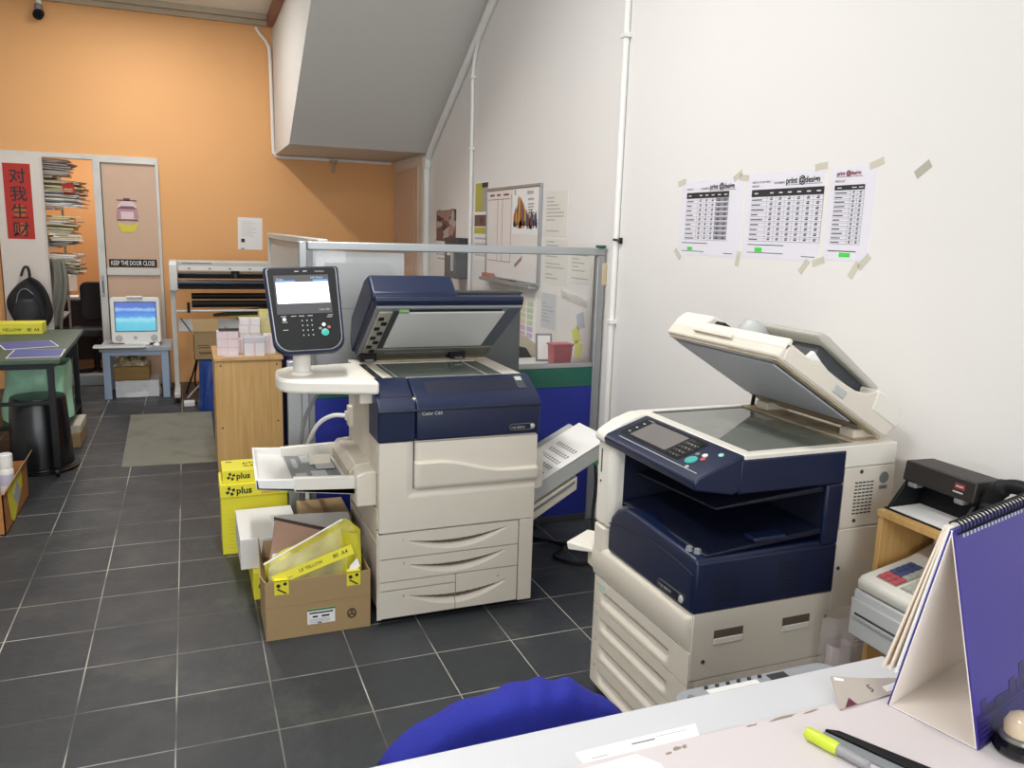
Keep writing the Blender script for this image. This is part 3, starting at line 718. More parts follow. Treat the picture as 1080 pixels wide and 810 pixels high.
# left worktop and the touch panel
pts = [(.30, 3.22), (.305, 3.16), (.33, 3.115), (.37, 3.09), (.665, 3.0), (.665, 3.47), (.36, 3.42), (.315, 3.36)]
part('side_worktop', MB().prism('z', pts, .945, .998), cream_lt, K, .012, seg=3)
part('worktop_bracket', B(.60, .665, 3.06, 3.4, .90, .945), cream, K, .004)
P = V((.405, 3.235, 0))
part('panel_post', MB().lathe([(.045, .998), (.045, 1.006), (.034, 1.015), (.034, 1.16)], P, 20), cream_lt, K)
BL, BR, TL, TR = V((.313, 3.12, 1.102)), V((.56, 3.12, 1.11)), V((.268, 3.29, 1.412)), V((.541, 3.29, 1.422))
ux = ((BR-BL)+(TR-TL)).normalized(); up_ = ((TL-BL)+(TR-BR))/2
pc = (BL+BR+TL+TR)/4; pf = Fr(pc, ux, up_); W2, H2 = .145, up_.length/2*1.02
def panel_shape(gx, gy):
    w, h = W2-gx, H2-gy; pts = []
    for i in range(9): t = i/8; pts.append((-w+.055*(1-math.sin(t*math.pi/2)), -h+.05*(1-math.cos(math.pi/2-t*math.pi/2)) if False else 0))
    pts = []
    for i in range(8): a = rad(180+90*i/7); pts.append((-w*.93+.055+.055*math.cos(a), -h+.055+.055*math.sin(a)))
    for i in range(8): a = rad(270+90*i/7); pts.append((w*.93-.055+.055*math.cos(a), -h+.055+.055*math.sin(a)))
    for i in range(4): a = rad(90*i/3); pts.append((w-.012+.012*math.cos(a), h-.012+.012*math.sin(a)))
    for i in range(4): a = rad(90+90*i/3); pts.append((-w+.012+.012*math.cos(a), h-.012+.012*math.sin(a)))
    return pts
up = part('control_panel', MB().fprism(pf, panel_shape(0, 0), -.035, -.004), navy, K, .006)
b = MB(); b.fprism(pf, panel_shape(.010, .008), -.004, -.001); part('silver_rim', b, lgrey, up)
part('panel_face', MB().fprism(pf, panel_shape(.013, .010), -.001, .003), black, up)
sx0, sx1, sy0, sy1 = -.110, .100, -.024, .140
part('screen_bezel', MB().plate(pf, sx0, sy0, sx1, sy1, .003, .004), mat('screen_bezel', '#4b4a4d', .3), up)
b = MB(); b.plate(pf, sx0+.006, sy0+.044, sx1-.004, sy1-.03, .004, .005)
part('screen', b, scr_lit, up)
b = MB(); b.plate(pf, .038, sy1-.03, sx1-.004, sy1-.02, .004, .005); b.plate(pf, sx0+.006, sy1-.03, -.03, sy1-.022, .004, .0046)
part('screen_tabs', b, scr_blue, up)
b = MB()
b.text(pf, -.10, .120, 'Copy', .012, .0046); b.text(pf, .03, .125, 'Job Status', .012, .0046); b.text(pf, .05, -.012, 'Color C60', .009, .0046)
for (x, y) in ((-.02, .155), (.012, .155)): b.plate(pf, x-.008, y, x+.008, y+.003, .003, .004)
for r_ in range(4):
    for c_ in range(3): b.plate(pf, .0+c_*.018-.022, -.055-r_*.020, .004+c_*.018-.022, -.050-r_*.020, .003, .004)
for (x, y) in ((-.088, -.034), (-.05, -.034), (-.02, -.034), (.012, -.034), (.09, -.034), (-.085, -.058), (-.085, -.09), (.086, -.042)): b.plate(pf, x-.01, y, x+.01, y+.0025, .003, .004)
b.text(pf, .05, .152, 'FUJI XEROX', .007, .004)
part('panel_markings', b, lgrey, up)
def pbtn(x, y, r, m, lb):
    part('button', MB().lathe([(r, 0), (r, .003), (r*.8, .004)], pf.p(x, y, .003), 16, ax=pf.n), m, up, label=lb)
pbtn(.062, -.105, .015, teal, 'green start button'); pbtn(.060, -.073, .0075, white, 'white button'); pbtn(.079, -.085, .0065, mat('red_button', '#b0524c', .4), 'red stop button'); pbtn(-.086, -.046, .007, white, 'white button'); pbtn(.045, -.088, .006, mgrey, 'grey button')
# bypass tray on the left
def ty(x): return x
zt = .555
b = MB()
b.hexa([(.352, 3.10, .552), (.60, 3.10, .520), (.60, 3.125, .520), (.352, 3.125, .552), (.348, 3.10, .612), (.60, 3.10, .598), (.60, 3.125, .598), (.348, 3.125, .612)])
b.hexa([(.352, 3.10, .552), (.60, 3.10, .520), (.60, 3.60, .520), (.352, 3.60, .552), (.352, 3.10, .566), (.60, 3.10, .55), (.60, 3.60, .55), (.352, 3.60, .566)])
b.hexa([(.352, 3.575, .552), (.60, 3.575, .53), (.60, 3.60, .53), (.352, 3.60, .552), (.348, 3.575, .608), (.60, 3.575, .615), (.60, 3.60, .615), (.348, 3.60, .608)])
by = part('bypass_tray', b, cream_lt, K, .004)
b = MB(); b.hexa([(.36, 3.13, .5665), (.56, 3.13, .556), (.56, 3.57, .556), (.36, 3.57, .5665), (.36, 3.13, .570), (.56, 3.13, .560), (.56, 3.57, .560), (.36, 3.57, .570)])
part('tray_bed', b, mgrey, by)
b = MB()
for (x0, x1, y0, y1) in ((.375, .42, 3.2, 3.28), (.44, .50, 3.16, 3.30), (.38, .40, 3.38, 3.5), (.47, .545, 3.34, 3.42), (.42, .46, 3.44, 3.54)): b.box(x0, x1, y0, y1, .568, .5745)
part('tray_labels', b, lgrey, by)
b = MB(); b.box(.45, .54, 3.40, 3.425, .57, .615); part('paper_guide', b, cream_dirty, by, .003)
b = MB(); b.prism('y', [(.585, .485), (.665, .485), (.665, .625), (.625, .628), (.585, .612)], 3.05, 3.16)
part('tray_block', b, cream, by, .005)
b = MB(); b.prism('y', [(.575, .56), (.665, .52), (.665, .635), (.60, .630), (.575, .60)], 3.16, 3.60)
part('feed_housing', b, cream_dirty, by, .004)
b = MB(); b.hexa([(.21, 3.10, .575), (.352, 3.10, .557), (.352, 3.60, .557), (.232, 3.60, .575), (.21, 3.10, .585), (.352, 3.10, .570), (.352, 3.60, .570), (.232, 3.60, .585)])
b.hexa([(.21, 3.10, .575), (.352, 3.10, .557), (.352, 3.115, .557), (.21, 3.115, .575), (.207, 3.10, .615), (.352, 3.10, .606), (.352, 3.115, .606), (.207, 3.115, .615)])
b.hexa([(.21, 3.10, .575), (.222, 3.10, .575), (.244, 3.60, .575), (.232, 3.60, .575), (.205, 3.10, .618), (.217, 3.10, .618), (.24, 3.60, .612), (.228, 3.60, .612)])
b.hexa([(.232, 3.585, .575), (.352, 3.585, .557), (.352, 3.60, .557), (.232, 3.60, .575), (.228, 3.585, .612), (.352, 3.585, .604), (.352, 3.60, .604), (.228, 3.60, .612)])
part('tray_extension', b, white, by, .003)
# output trays on the right
b = MB(); b.hexa([(1.312, 3.08, .385), (1.312, 3.45, .385), (1.70, 3.45, .625), (1.70, 3.08, .60), (1.312, 3.08, .465), (1.312, 3.45, .465), (1.70, 3.45, .668), (1.70, 3.08, .668)])
ot = part('output_tray', b, lgrey, K, .006)
b = MB(); b.hexa([(1.312, 3.085, .30), (1.312, 3.40, .30), (1.575, 3.40, .46), (1.575, 3.085, .455), (1.312, 3.085, .372), (1.312, 3.40, .372), (1.575, 3.40, .515), (1.575, 3.085, .515)])
part('lower_output_tray', b, cream, K, .005)
b = MB(); b.hexa([(1.312, 3.082, .342), (1.312, 3.09, .342), (1.56, 3.09, .487), (1.56, 3.082, .487), (1.312, 3.082, .352), (1.312, 3.09, .352), (1.56, 3.09, .497), (1.56, 3.082, .497)])
part('tray_slot', b.xf(Matrix.Translation((0, -.003, 0))), mgrey, K)
b = MB().rplate(Fr((1.30, 3.02, .50), (1, 0, 0), (0, 0, 1)), 0, 0, .075, .17, -.05, .0, .02); part('exit_guide', b, cream_lt, K, .004)
part('exit_knob', MB().lathe([(.028, 0), (.028, .012), (.022, .016)], (1.336, 3.02, .575), 18, ax=(0, -1, 0)), cream, K)
# lid, hinged at the back
LO = V((.64, 3.62, 1.002)); ang = rad(31.4)
dl = V((0, -math.cos(ang), math.sin(ang)))
lf = Fr(LO+V((0.69, 0, 0)), (-1, 0, 0), dl)          # x from the right edge (0) to the left edge (.69), y from hinge to front, n upward
lf2 = Fr(LO, (1, 0, 0), dl)
nU = V((0, math.sin(ang), math.cos(ang)))
def L(x, u, w): return V((.64+x, LO.y, LO.z))+dl*u+nU*w
def lidprism(prof, x0, x1):
    b = MB(); n = len(prof); a = b.add([L(x0, u, w) for u, w in prof]); c = b.add([L(x1, u, w) for u, w in prof])
    b.face([a+i for i in range(n)]); b.face([c+i for i in reversed(range(n))])
    for i in range(n): b.face((a+i, a+(i+1) % n, c+(i+1) % n, c+i))
    return b
lid = part('scanner_lid', lidprism([(0, .004), (.50, .004), (.525, .018), (.530, .034), (.50, .056), (0, .060)], .05, .69), navy, K, .006, seg=3)
part('feeder_cover', lidprism([(-.03, .03), (.495, .03), (.515, .055), (.475, .162), (.40, .180), (.06, .172), (-.03, .10)], .04, .40), navy, lid, .012, seg=3)
b = lidprism([(.16, .075), (.46, .055), (.47, .062), (.17, .085)], .40, .67); part('document_tray', b, navy_dk, lid, .003)
b = lidprism([(.30, .066), (.43, .06), (.43, .105), (.30, .105)], .29, .42); part('tray_guide', b, navy_dk, lid, .004)
b = lidprism([(.12, .085), (.41, .07), (.42, .09), (.14, .125)], .42, .50); part('tray_arm', b, navy, lid, .004)
def lplate(x0, x1, u0, u1, w0, w1):
    return MB().hexa([L(x0, u0, w0), L(x1, u0, w0), L(x1, u1, w0), L(x0, u1, w0), L(x0, u0, w1), L(x1, u0, w1), L(x1, u1, w1), L(x0, u1, w1)])
part('under_frame', lplate(.055, .685, .0, .505, -.004, .006), mgrey, lid)
part('platen_pad', lplate(.155, .615, .115, .470, -.012, -.004), padm, lid, .002)
part('pad_edge', lplate(.13, .155, .10, .48, -.006, -.0035), dgrey, lid)
part('frame_strip', lplate(.625, .682, .10, .50, -.006, -.004), mat('blue_grey_metal', '#5a6069', .45), lid)
b = lplate(.07, .125, .06, .48, -.014, -.004)
part('feed_strip', b, mat('zinc_strip', '#a9a69c', .4, metal=.3), lid, .003)
for k in range(8):
    u = .08+.048*k; x = .075 if k % 2 else .095
    part('roller', lplate(x, x+.022, u, u+.022, -.0195, -.014), black, lid)
part('green_lever', lplate(.15, .19, .478, .492, -.016, -.004), mat('green_lever', '#7fa06a', .5), lid)
part('front_gap', lplate(.16, .60, .470, .490, -.0055, -.0035), black, lid)
part('hinge_strip', lplate(.06, .68, .0, .095, -.012, -.004), mat('zinc_plate', '#85857c', .4, metal=.4), lid, .002)
b = MB()
for k in range(5):
    b2 = lplate(.17+.075*k, .23+.075*k, .045, .058, -.0135, -.012); n = len(b.v); b.v += b2.v; b.f += [tuple(i+n for i in f_) for f_ in b2.f]; b.m += b2.m
part('hinge_slots', b, mgrey, lid)
for x in (.06, .48):
    b = MB(); b.box(.64+x, .64+x+.075, 3.555, 3.63, .985, 1.02)
    hg = part('hinge', b, black, K, .004)
    b = MB().tube([(.64+x+.02, 3.55, .995), (.64+x+.02, 3.535, .995), (.64+x+.055, 3.535, .995)], .006, 8); part('hinge_pin', b, steel, hg)
# the printed sheet in the output tray
pfm = Fr((1.33, 3.075, .4775), (.388, 0, .206), (0, 1, 0))
t = thing('printed_sheet', 'printed sheet of small tables lying in the copier output tray', 'paper', (1.5, 3.2, .56))
part('sheet', MB().plate(pfm, .0, .0, .44, .30, .0015, .003), paper, t)
b = MB()
for r_ in range(6):
    y = .03
    x = .05+.045*r_
    b.plate(pfm, x, .05, x+.004, .24, .003, .0036)
    for c_ in range(8): b.plate(pfm, x+.008, .05+.025*c_, x+.020, .062+.025*c_, .003, .0036)
part('print', b, inkg, t)
# dark box behind the copier
t = thing('dark_cabinet', 'dark grey slab cabinet standing upright behind the open copier lid', 'cabinet', (1.24, 3.765, 0))
part('case', B(.95, 1.54, 3.725, 3.80, 0, 1.275), mat('charcoal_panel', '#4a4c4e', .45), t, .004)
part('top_cap', B(.945, 1.545, 3.72, 3.805, 1.275, 1.287), dgrey, t, .003)

# ------------------------------------------------------------------ second copier, turned towards the left, front at x = 1.26
XF, YR, YL, XB = 1.26, 1.73, 2.315, 1.945
K2 = thing('office_copier', 'cream and navy copier by the white wall with its feeder lid propped open', 'copier', (1.6, 2.02, 0))
b = MB(); b.box(1.30, XB, YR+.004, YL-.004, .03, .43)
part('cabinet', b, cream, K2, .004)
part('plinth', B(1.32, XB-.03, YR+.03, YL-.03, .0, .03), black, K2)
wf = Fr((XF, YL, 0), (0, -1, 0), (0, 0, 1))     # front plane: x from left edge to right edge (0-.585)
def tray_scoop(y0, y1):
    H = y1-y0
    def fn(x, y):
        d = .0; s = (y-y0)/H
        t = (x-.06)/.42
        if 0 < t < 1 and .12 < s < .62:
            e = min(1, min(t, 1-t)/.06)
            d = -.042*e*((s-.12)/.5)**1.2
        return d-(.006*((x-.03)/.03)**2 if x < .03 else 0)
    return fn
for i, (y0, y1) in enumerate(((.328, .428), (.232, .324), (.134, .228), (.036, .130))):
    d = part('paper_drawer', MB().hf(wf, .004, .582, y0, y1, 80, 40, tray_scoop(y0, y1), -.045), cream, K2, 0, smooth=30)
    part('drawer_number', MB().text(wf, .035, y1-.032, str(i+1), .018, .0008), mgrey, d)
part('drawer_label', MB().plate(wf, .045, .385, .085, .413, .0, .0012), mat('mint_label', '#b9cbbf', .5), K2)
part('drawer_gaps', MB().plate(wf, .01, .04, .575, .43, -.05, -.042), dgrey, K2)
# side skin (right side, facing the desk)
sf = Fr((XF, YR, 0), (1, 0, 0), (0, 0, 1))      # x from the front edge backwards
b = MB(); b.plate(sf, .004, .345, .49, .548, -.006, .0); b.plate(sf, .025, .05, .49, .341, -.006, -.002); b.plate(sf, .49, .345, .685, .74, -.006, 0); b.plate(sf, .493, .745, .685, .9288, -.006, .0); b.plate(sf, .49, .05, .685, .341, -.006, -.002)
part('side_panels', b, cream, K2, .003)
part('side_seams', MB().plate(sf, .05, .06, .683, .54, -.010, -.0065).plate(sf, .49, .54, .683, .92, -.010, -.0065), dgrey, K2)
for x in (.075, .315):
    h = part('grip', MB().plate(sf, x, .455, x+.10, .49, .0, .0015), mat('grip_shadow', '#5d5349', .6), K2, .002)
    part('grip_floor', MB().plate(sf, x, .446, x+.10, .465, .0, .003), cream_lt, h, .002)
for (x, y) in ((.045, .40), (.475, .47), (.555, .915), (.545, .765), (.505, .62)): part('screw', MB().lathe([(.006, 0), (.006, .002)], sf.p(x, y, 0), 10, ax=(0, -1, 0)), dgrey, K2)
b = MB()
for r_ in range(10):
    for c_ in range(5): b.plate(sf, .535+c_*.015, .785+r_*.0105, .546+c_*.015, .789+r_*.0105, .0, .001)
part('vent', b, dgrey, K2)
b = MB()
for r_ in range(12):
    for c_ in range(4): b.plate(sf, .60+c_*.016, .36+r_*.0105, .611+c_*.016, .364+r_*.0105, .0, .001)
part('vent', b, dgrey, K2)
b = MB(); b.lathe([(.018, 0), (.018, .001)], sf.p(.645, .89, 0), 16, ax=(0, -1, 0)); b.plate(sf, .63, .855, .66, .866, 0, .001); part('lock', b, mgrey, K2)
# mid body: core behind the cavity, floor, left column
b = MB(); b.box(1.70, XB, YR+.006, YL-.002, .43, .93); b.box(1.30, 1.70, YR+.006, YL-.002, .43, .56)
part('core', b, cream, K2, .004)
b = MB().prism('z', [(XF-.006, YL), (XF-.006, YL-.085), (XF+.01, YL-.10), (XF+.40, YL-.10), (XB, YL-.05), (XB, YL)], .62, .925)
part('left_column', b, cream_lt, K2, .012, seg=3)
b = MB(); b.plate(wf, .028, .80, .034, .88, .006, .0075); b.lathe([(.004, 0), (.004, .002)], wf.p(.031, .77, .006), 8, ax=(-1, 0, 0)); part('card_slot', b, dgrey, K2)
# bulging lower front cover
def low(x, y):
    s = (y-.432)/.13
    return .010*math.sin(max(0, min(1, s))*math.pi)-.045*max(0, (s-.72)/.28)**2-(.02*((x-.562)/.02)**2 if x > .562 else 0)
b = MB().hf(wf, .0, .582, .432, .562, 60, 26, low, -.05); part('front_cover', b, cream, K2, 0, smooth=60)
def low2(x, y): return .008-.03*max(0, (x-.06)/.03)**2
b = MB().prism('z', [(XF-.008, YL), (XF-.008, YL-.06), (XF+.02, YL-.095), (XF+.3, YL-.095), (XF+.3, YL)], .5, .618); part('column_foot', b, cream, K2, .01, seg=3)
# navy output housing with a rounded left shoulder
prof = [(.09, .545), (.09, .62), (.105, .67), (.14, .705), (.19, .722), (.25, .725), (.33, .722), (.45, .717), (.583, .712), (.583, .545)]
b = MB(); b.fprism(wf, prof, -.45, .004); part('output_housing', b, navy, K2, .014, seg=3)
def swl(x): return .66-.06*max(0, (x-.15)/.43)**1.0
b = MB().tube([wf.p(x, .645+.035*math.sin((x-.1)/.48*2.6), .0045) for x in [.1+.02*i for i in range(25)]], .0022, 6); part('crease', b, navy_dk, K2)
b = MB(); b.rplate(wf, .41, .560, .545, .588, .003, .008, .013); bd = part('badge', b, steel, K2)
b = MB(); b.rplate(wf, .413, .563, .525, .585, .008, .0088, .010); part('badge_field', b, navy_dk, bd)
part('badge_lettering', MB().text(wf, .42, .569, 'FUJI XEROX', .0125, .0092), lgrey, bd)
part('badge_ball', MB().lathe([(.011, 0), (.009, .003)], wf.p(.534, .574, .008), 14, ax=(-1, 0, 0)), lgrey, bd)
b = MB()
for (x0, x1) in ((.03, .09), (.155, .17)): pass
b.lathe([(.012, 0), (.009, .012), (.0, .016)], (1.275, YR+.06, .714), 12); b.lathe([(.012, 0), (.009, .012), (.0, .016)], (1.285, YR+.035, .714), 12); part('knob', b, mgrey, K2)
# side navy panel with the open recess
b = MB(); b.plate(sf, .0, .549, .49, .70, -.012, .003)
b.plate(sf, .43, .70, .49, .885, -.012, .003); b.plate(sf, .118, .885, .49, .985, -.012, .003)
part('side_navy', b, navy, K2, .006)
for x in (.06, .28):
    b = MB()
    for r_ in range(9): b.plate(sf, x, .578+r_*.0105, x+.09, .582+r_*.0105, .003, .0038)
    part('navy_vent', b, navy_dk, K2)
# cavity walls
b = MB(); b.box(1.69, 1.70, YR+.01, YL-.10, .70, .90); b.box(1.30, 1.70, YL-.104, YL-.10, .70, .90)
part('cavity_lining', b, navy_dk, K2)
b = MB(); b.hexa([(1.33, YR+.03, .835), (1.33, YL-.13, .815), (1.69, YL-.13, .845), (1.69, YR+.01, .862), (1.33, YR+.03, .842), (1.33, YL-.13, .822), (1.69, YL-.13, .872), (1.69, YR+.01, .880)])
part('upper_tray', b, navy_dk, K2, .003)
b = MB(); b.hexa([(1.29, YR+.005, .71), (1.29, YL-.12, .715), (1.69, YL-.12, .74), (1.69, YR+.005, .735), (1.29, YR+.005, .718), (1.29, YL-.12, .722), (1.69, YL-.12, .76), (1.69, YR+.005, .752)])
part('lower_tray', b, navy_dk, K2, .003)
b = MB(); b.box(1.45, 1.56, YR+.0, YR+.05, .735, .750); part('tray_notch', b, navy, K2, .004)
# scanner deck
b = MB(); b.box(1.39, XB, YR, YR+.035, .93, .997); b.box(1.39, XB, YL-.03, YL, .93, .997); b.box(1.39, 1.43, YR+.035, YL-.03, .93, .997); b.box(1.84, XB, YR+.035, YL-.03, .93, .997); b.box(1.39, XB, YR+.008, YL-.004, .931, .945)
part('scanner_frame', b, cream_lt, K2, .004)
part('platen_glass', B(1.43, 1.84, YR+.035, YL-.03, .94, .994), mat('platen_glass_dark', '#70756d', .05, var=.1, spec=.8), K2)
part('hinge_shelf', B(1.80, 1.90, YR+.03, YL-.03, .994, 1.0), grime, K2, .002)
part('scan_strip', B(1.44, 1.80, YL-.05, YL-.03, .9935, .9955), film_dk, K2)
# console: sloping front deck
prof = [(XF-.022, .908), (XF-.030, .930), (XF-.018, .945), (1.39, .997), (1.39, .90), (XF+.10, .885)]
b = MB().prism('y', prof, YR-.002, YL-.075); part('console', b, navy, K2, .006, seg=3)
prof2 = [(XF-.018, .905), (XF-.024, .928), (XF-.012, .943), (1.30, .975), (1.36, .996), (1.392, .998), (1.392, .90)]
b = MB().prism('y', prof2, YL-.073, YL+.002); part('console_end', b, cream_lt, K2, .012, seg=3)
cf = Fr((XF-.018, YL-.075, .945), (0, -1, 0), (.148, 0, .052))   # console surface, x left to right (0-.51), y upwards (0-.155)
part('pale_line', MB().plate(cf, .06, .012, .485, .0145, .0, .0012), lgrey, K2)  # thin pale grey line across the console
cp = part('control_face', MB().rplate(cf, .035, .028, .37, .142, -.001, .0015, .01), black, K2)
part('touchscreen', MB().plate(cf, .085, .040, .285, .130, .0015, .0025), scr_grey, cp)
b = MB()
for r_ in range(4):
    for c_ in range(5): b.plate(cf, .297+c_*.0135, .040+r_*.022, .304+c_*.0135, .046+r_*.022, .0015, .0022)
for k in range(3): b.plate(cf, .055, .05+.028*k, .066, .055+.028*k, .0015, .0022)
b.text(cf, .05, .130, 'FUJI XEROX', .007, .0022)
part('key_marks', b, lgrey, cp)
b = MB()
for r_ in range(5):
    for c_ in range(4): b.rplate(cf, .296+c_*.017, .034+r_*.0205, .309+c_*.017, .048+r_*.0205, .0012, .003, .003, k=3)
part('keypad', b, blackg, cp)
def cbtn(x, y, r, m, lb): part('button', MB().lathe([(r, 0), (r, .003), (r*.8, .004)], cf.p(x, y, .0), 16, ax=cf.n), m, K2, label=lb)
cbtn(.405, .052, .019, teal, 'green start button'); cbtn(.418, .090, .0085, white, 'white button'); cbtn(.432, .073, .0085, mat('red_button', '#b0524c', .4), 'red stop button'); cbtn(.392, .083, .007, mgrey, 'grey button'); cbtn(.455, .118, .008, mat('mint_button', '#9fd6c4', .4), 'pale green power button'); cbtn(.43, .020, .006, lgrey, 'small status lamp')
# bypass tray on its far side
b = MB(); b.hexa([(1.185, YL+.055, .500), (1.27, YL-.01, .500), (1.40, YL+.07, .500), (1.31, YL+.14, .500), (1.18, YL+.06, .528), (1.265, YL-.005, .512), (1.40, YL+.07, .520), (1.305, YL+.145, .528)])
part('bypass_tray', b, cream_lt, K2, .004)
part('bypass_hinge', B(1.262, 1.36, YL-.004, YL+.055, .44, .505), cream, K2, .006)
# lid
HO = V((1.885, 0, 1.015)); d2v = V((-.854, 0, .521)).normalized(); n2v = V((.521, 0, .854)).normalized()
def L2(u, y, w): return HO+d2v*u+n2v*w+V((0, y, 0))
def lid2(prof, y0, y1):
    b = MB(); n = len(prof); a = b.add([L2(u, y0, w) for u, w in prof]); c = b.add([L2(u, y1, w) for u, w in prof])
    b.face([a+i for i in range(n)]); b.face([c+i for i in reversed(range(n))])
    for i in range(n): b.face((a+i, a+(i+1) % n, c+(i+1) % n, c+i))
    return b
Y0, Y1 = 1.745, 2.30
lid = part('feeder_lid', lid2([(-.01, .0), (.462, .0), (.474, .004), (.468, .050), (.455, .056), (.02, .050), (-.03, .075), (-.03, .01)], Y0, Y1), cream, K2, .006, seg=3)
# right wall of the feeder with its wavy top edge
part('lid_side', lid2([(.0, .004), (.455, .004), (.460, .045), (.43, .052), (.40, .045), (.37, .048), (.33, .066), (.30, .060), (.25, .055), (.17, .062), (.13, .075), (.10, .100), (-.005, .098), (-.035, .06), (-.02, .01)], Y0-.004, Y0+.03), cream, lid, .005)
part('lid_rear_block', lid2([(-.035, .045), (.085, .045), (.10, .105), (.04, .112), (-.02, .10), (-.045, .07)], Y0-.007, Y1-.1), cream_lt, lid, .006)
part('feeder_head', lid2([(.10, .04), (.470, .03), (.468, .06), (.45, .098), (.40, .105), (.12, .11)], Y1-.16, Y1), cream_lt, lid, .010, seg=3)
part('front_ridge', lid2([(.445, .03), (.472, .03), (.468, .065), (.452, .068)], Y0, Y1-.16), cream_lt, lid, .006)
part('front_finger_grip', lid2([(.466, .028), (.484, .024), (.482, .034), (.464, .046)], Y0+.22, Y1-.14), cream, lid, .003)
part('feed_roller', MB().lathe([(.03, 0), (.05, .01), (.055, .035), (.05, .065), (.02, .08)], L2(.34, Y1-.24, .065), 20, ax=n2v), lgrey, lid)
part('feed_slot', lid2([(.30, .05), (.44, .05), (.43, .09), (.30, .095)], Y1-.20, Y1-.158), black, lid)
tr = part('input_tray', lid2([(.07, .105), (.34, .125), (.36, .135), (.35, .148), (.32, .150), (.06, .125)], Y0+.03, Y1-.22), mat('smoky_tray', '#b7b5ab', .35), lid, .012, seg=3)
part('tray_gap', lid2([(.09, .05), (.31, .05), (.31, .122), (.09, .106)], Y0+.06, Y1-.24), dgrey, lid)
part('tray_liner', lid2([(.08, .048), (.33, .052), (.33, .07), (.08, .07)], Y0+.035, Y1-.2), lgrey, lid)
part('paper_guide', lid2([(.26, .05), (.36, .05), (.345, .088), (.30, .075)], Y0+.031, Y0+.045), white, lid)
part('latch', lid2([(.20, .018), (.25, .018), (.25, .042), (.20, .042)], Y0-.008, Y0-.002), lgrey, lid, .002)
part('under_rim', lid2([(.0, -.004), (.462, -.004), (.462, .003), (.0, .003)], Y0+.008, Y1-.008), grime, lid)
part('platen_pad', lid2([(.085, -.011), (.435, -.011), (.435, -.004), (.085, -.004)], Y0+.045, Y1-.03), mat('platen_pad_grey', '#b9bcc2', .5, var=.04), lid, .002)
part('pad_edge', lid2([(.06, -.006), (.440, -.006), (.440, -.003), (.06, -.003)], Y0+.035, Y1-.022), dgrey, lid)
part('ribbed_strip', lid2([(.440, -.008), (.458, -.008), (.458, -.003), (.440, -.003)], Y0+.03, Y1-.03), mgrey, lid)
b = MB(); b.tube([(1.84, YL-.04, .99), (1.845, YL-.04, 1.035)], .007, 8); part('lid_stay', b, black, K2)
for y in (YR+.09, YL-.10): part('hinge', B(1.83, 1.93, y-.03, y+.03, .997, 1.025), cream_dirty, K2, .005)

# ------------------------------------------------------------------ glazed office partition
PY = 3.86
T = thing('partition', 'grey framed office partition with clear glass above green and blue panels', 'partition', (1.27, PY, 0))
b = MB(); b.box(.515, 2.062, PY-.02, PY+.03, 1.468, 1.508); part('top_rail', b, alu, T, .006)
part('post', B(2.022, 2.066, PY-.018, PY+.028, 0, 1.468), alu, T, .004)
part('post', B(.478, .512, PY-.022, PY+.03, 0, 1.508), alu, T, .005); part('post_cover', B(.415, .478, PY-.020, PY+.03, 0, .95), alu, T, .005)
part('post_joint', B(.512, .540, PY-.016, PY+.026, 0, 1.468), mgrey, T, .003)
b = MB(); b.box(.54, 2.022, PY-.012, PY+.022, .868, .893); part('middle_rail', b, alu, T, .004)
part('glass_pane', B(.54, 2.022, PY+.002, PY+.008, .893, 1.468), glass, T, smooth=0)
part('green_panel', B(.54, 2.022, PY-.012, PY+.022, .765, .868), green_pan, T)
part('blue_panel', B(.54, 2.022, PY-.012, PY+.022, .04, .763), blue_pan, T)
part('bottom_rail', B(.54, 2.022, PY-.014, PY+.024, 0, .04), dgrey, T, .003)
part('corner_cap', B(2.03, 2.066, PY-.024, PY+.03, 1.508, 1.522), green_pan, T, .003)
T2 = thing('partition_return', 'side wing of the grey office partition running back towards the orange wall', 'partition', (.60, 5.2, 0))
part('top_rail', B(.575, .625, PY+.07, 6.5, 1.478, 1.518), alu_w, T2, .006)
part('post', B(.575, .625, 6.45, 6.5, 0, 1.478), alu_w, T2, .004)
part('post', B(.575, .625, PY+.07, PY+.13, 0, 1.478), alu, T2, .004)
part('frosted_pane', B(.597, .603, PY+.13, 6.45, .893, 1.478), mat('frosted_sheet', '#c3c6c6', .35, var=.03), T2, smooth=0)
part('middle_rail', B(.58, .62, PY+.13, 6.45, .868, .893), alu, T2, .004)
part('blue_panel', B(.585, .615, PY+.13, 6.45, .0, .868), mat('purple_blue_panel', '#33308a', .6), T2)
# pale board leaning behind the glass
t = thing('foam_board', 'large pale white board standing behind the left half of the partition glass', 'board', (.76, 3.9, .0))
part('sheet', B(.535, .985, 3.893, 3.91, .0, 1.46), mat('foam_board', '#f1f1ef', .6, var=.02), t, .002)
part('crease', B(.535, .985, 3.8915, 3.894, 1.19, 1.1925), lgrey, t)
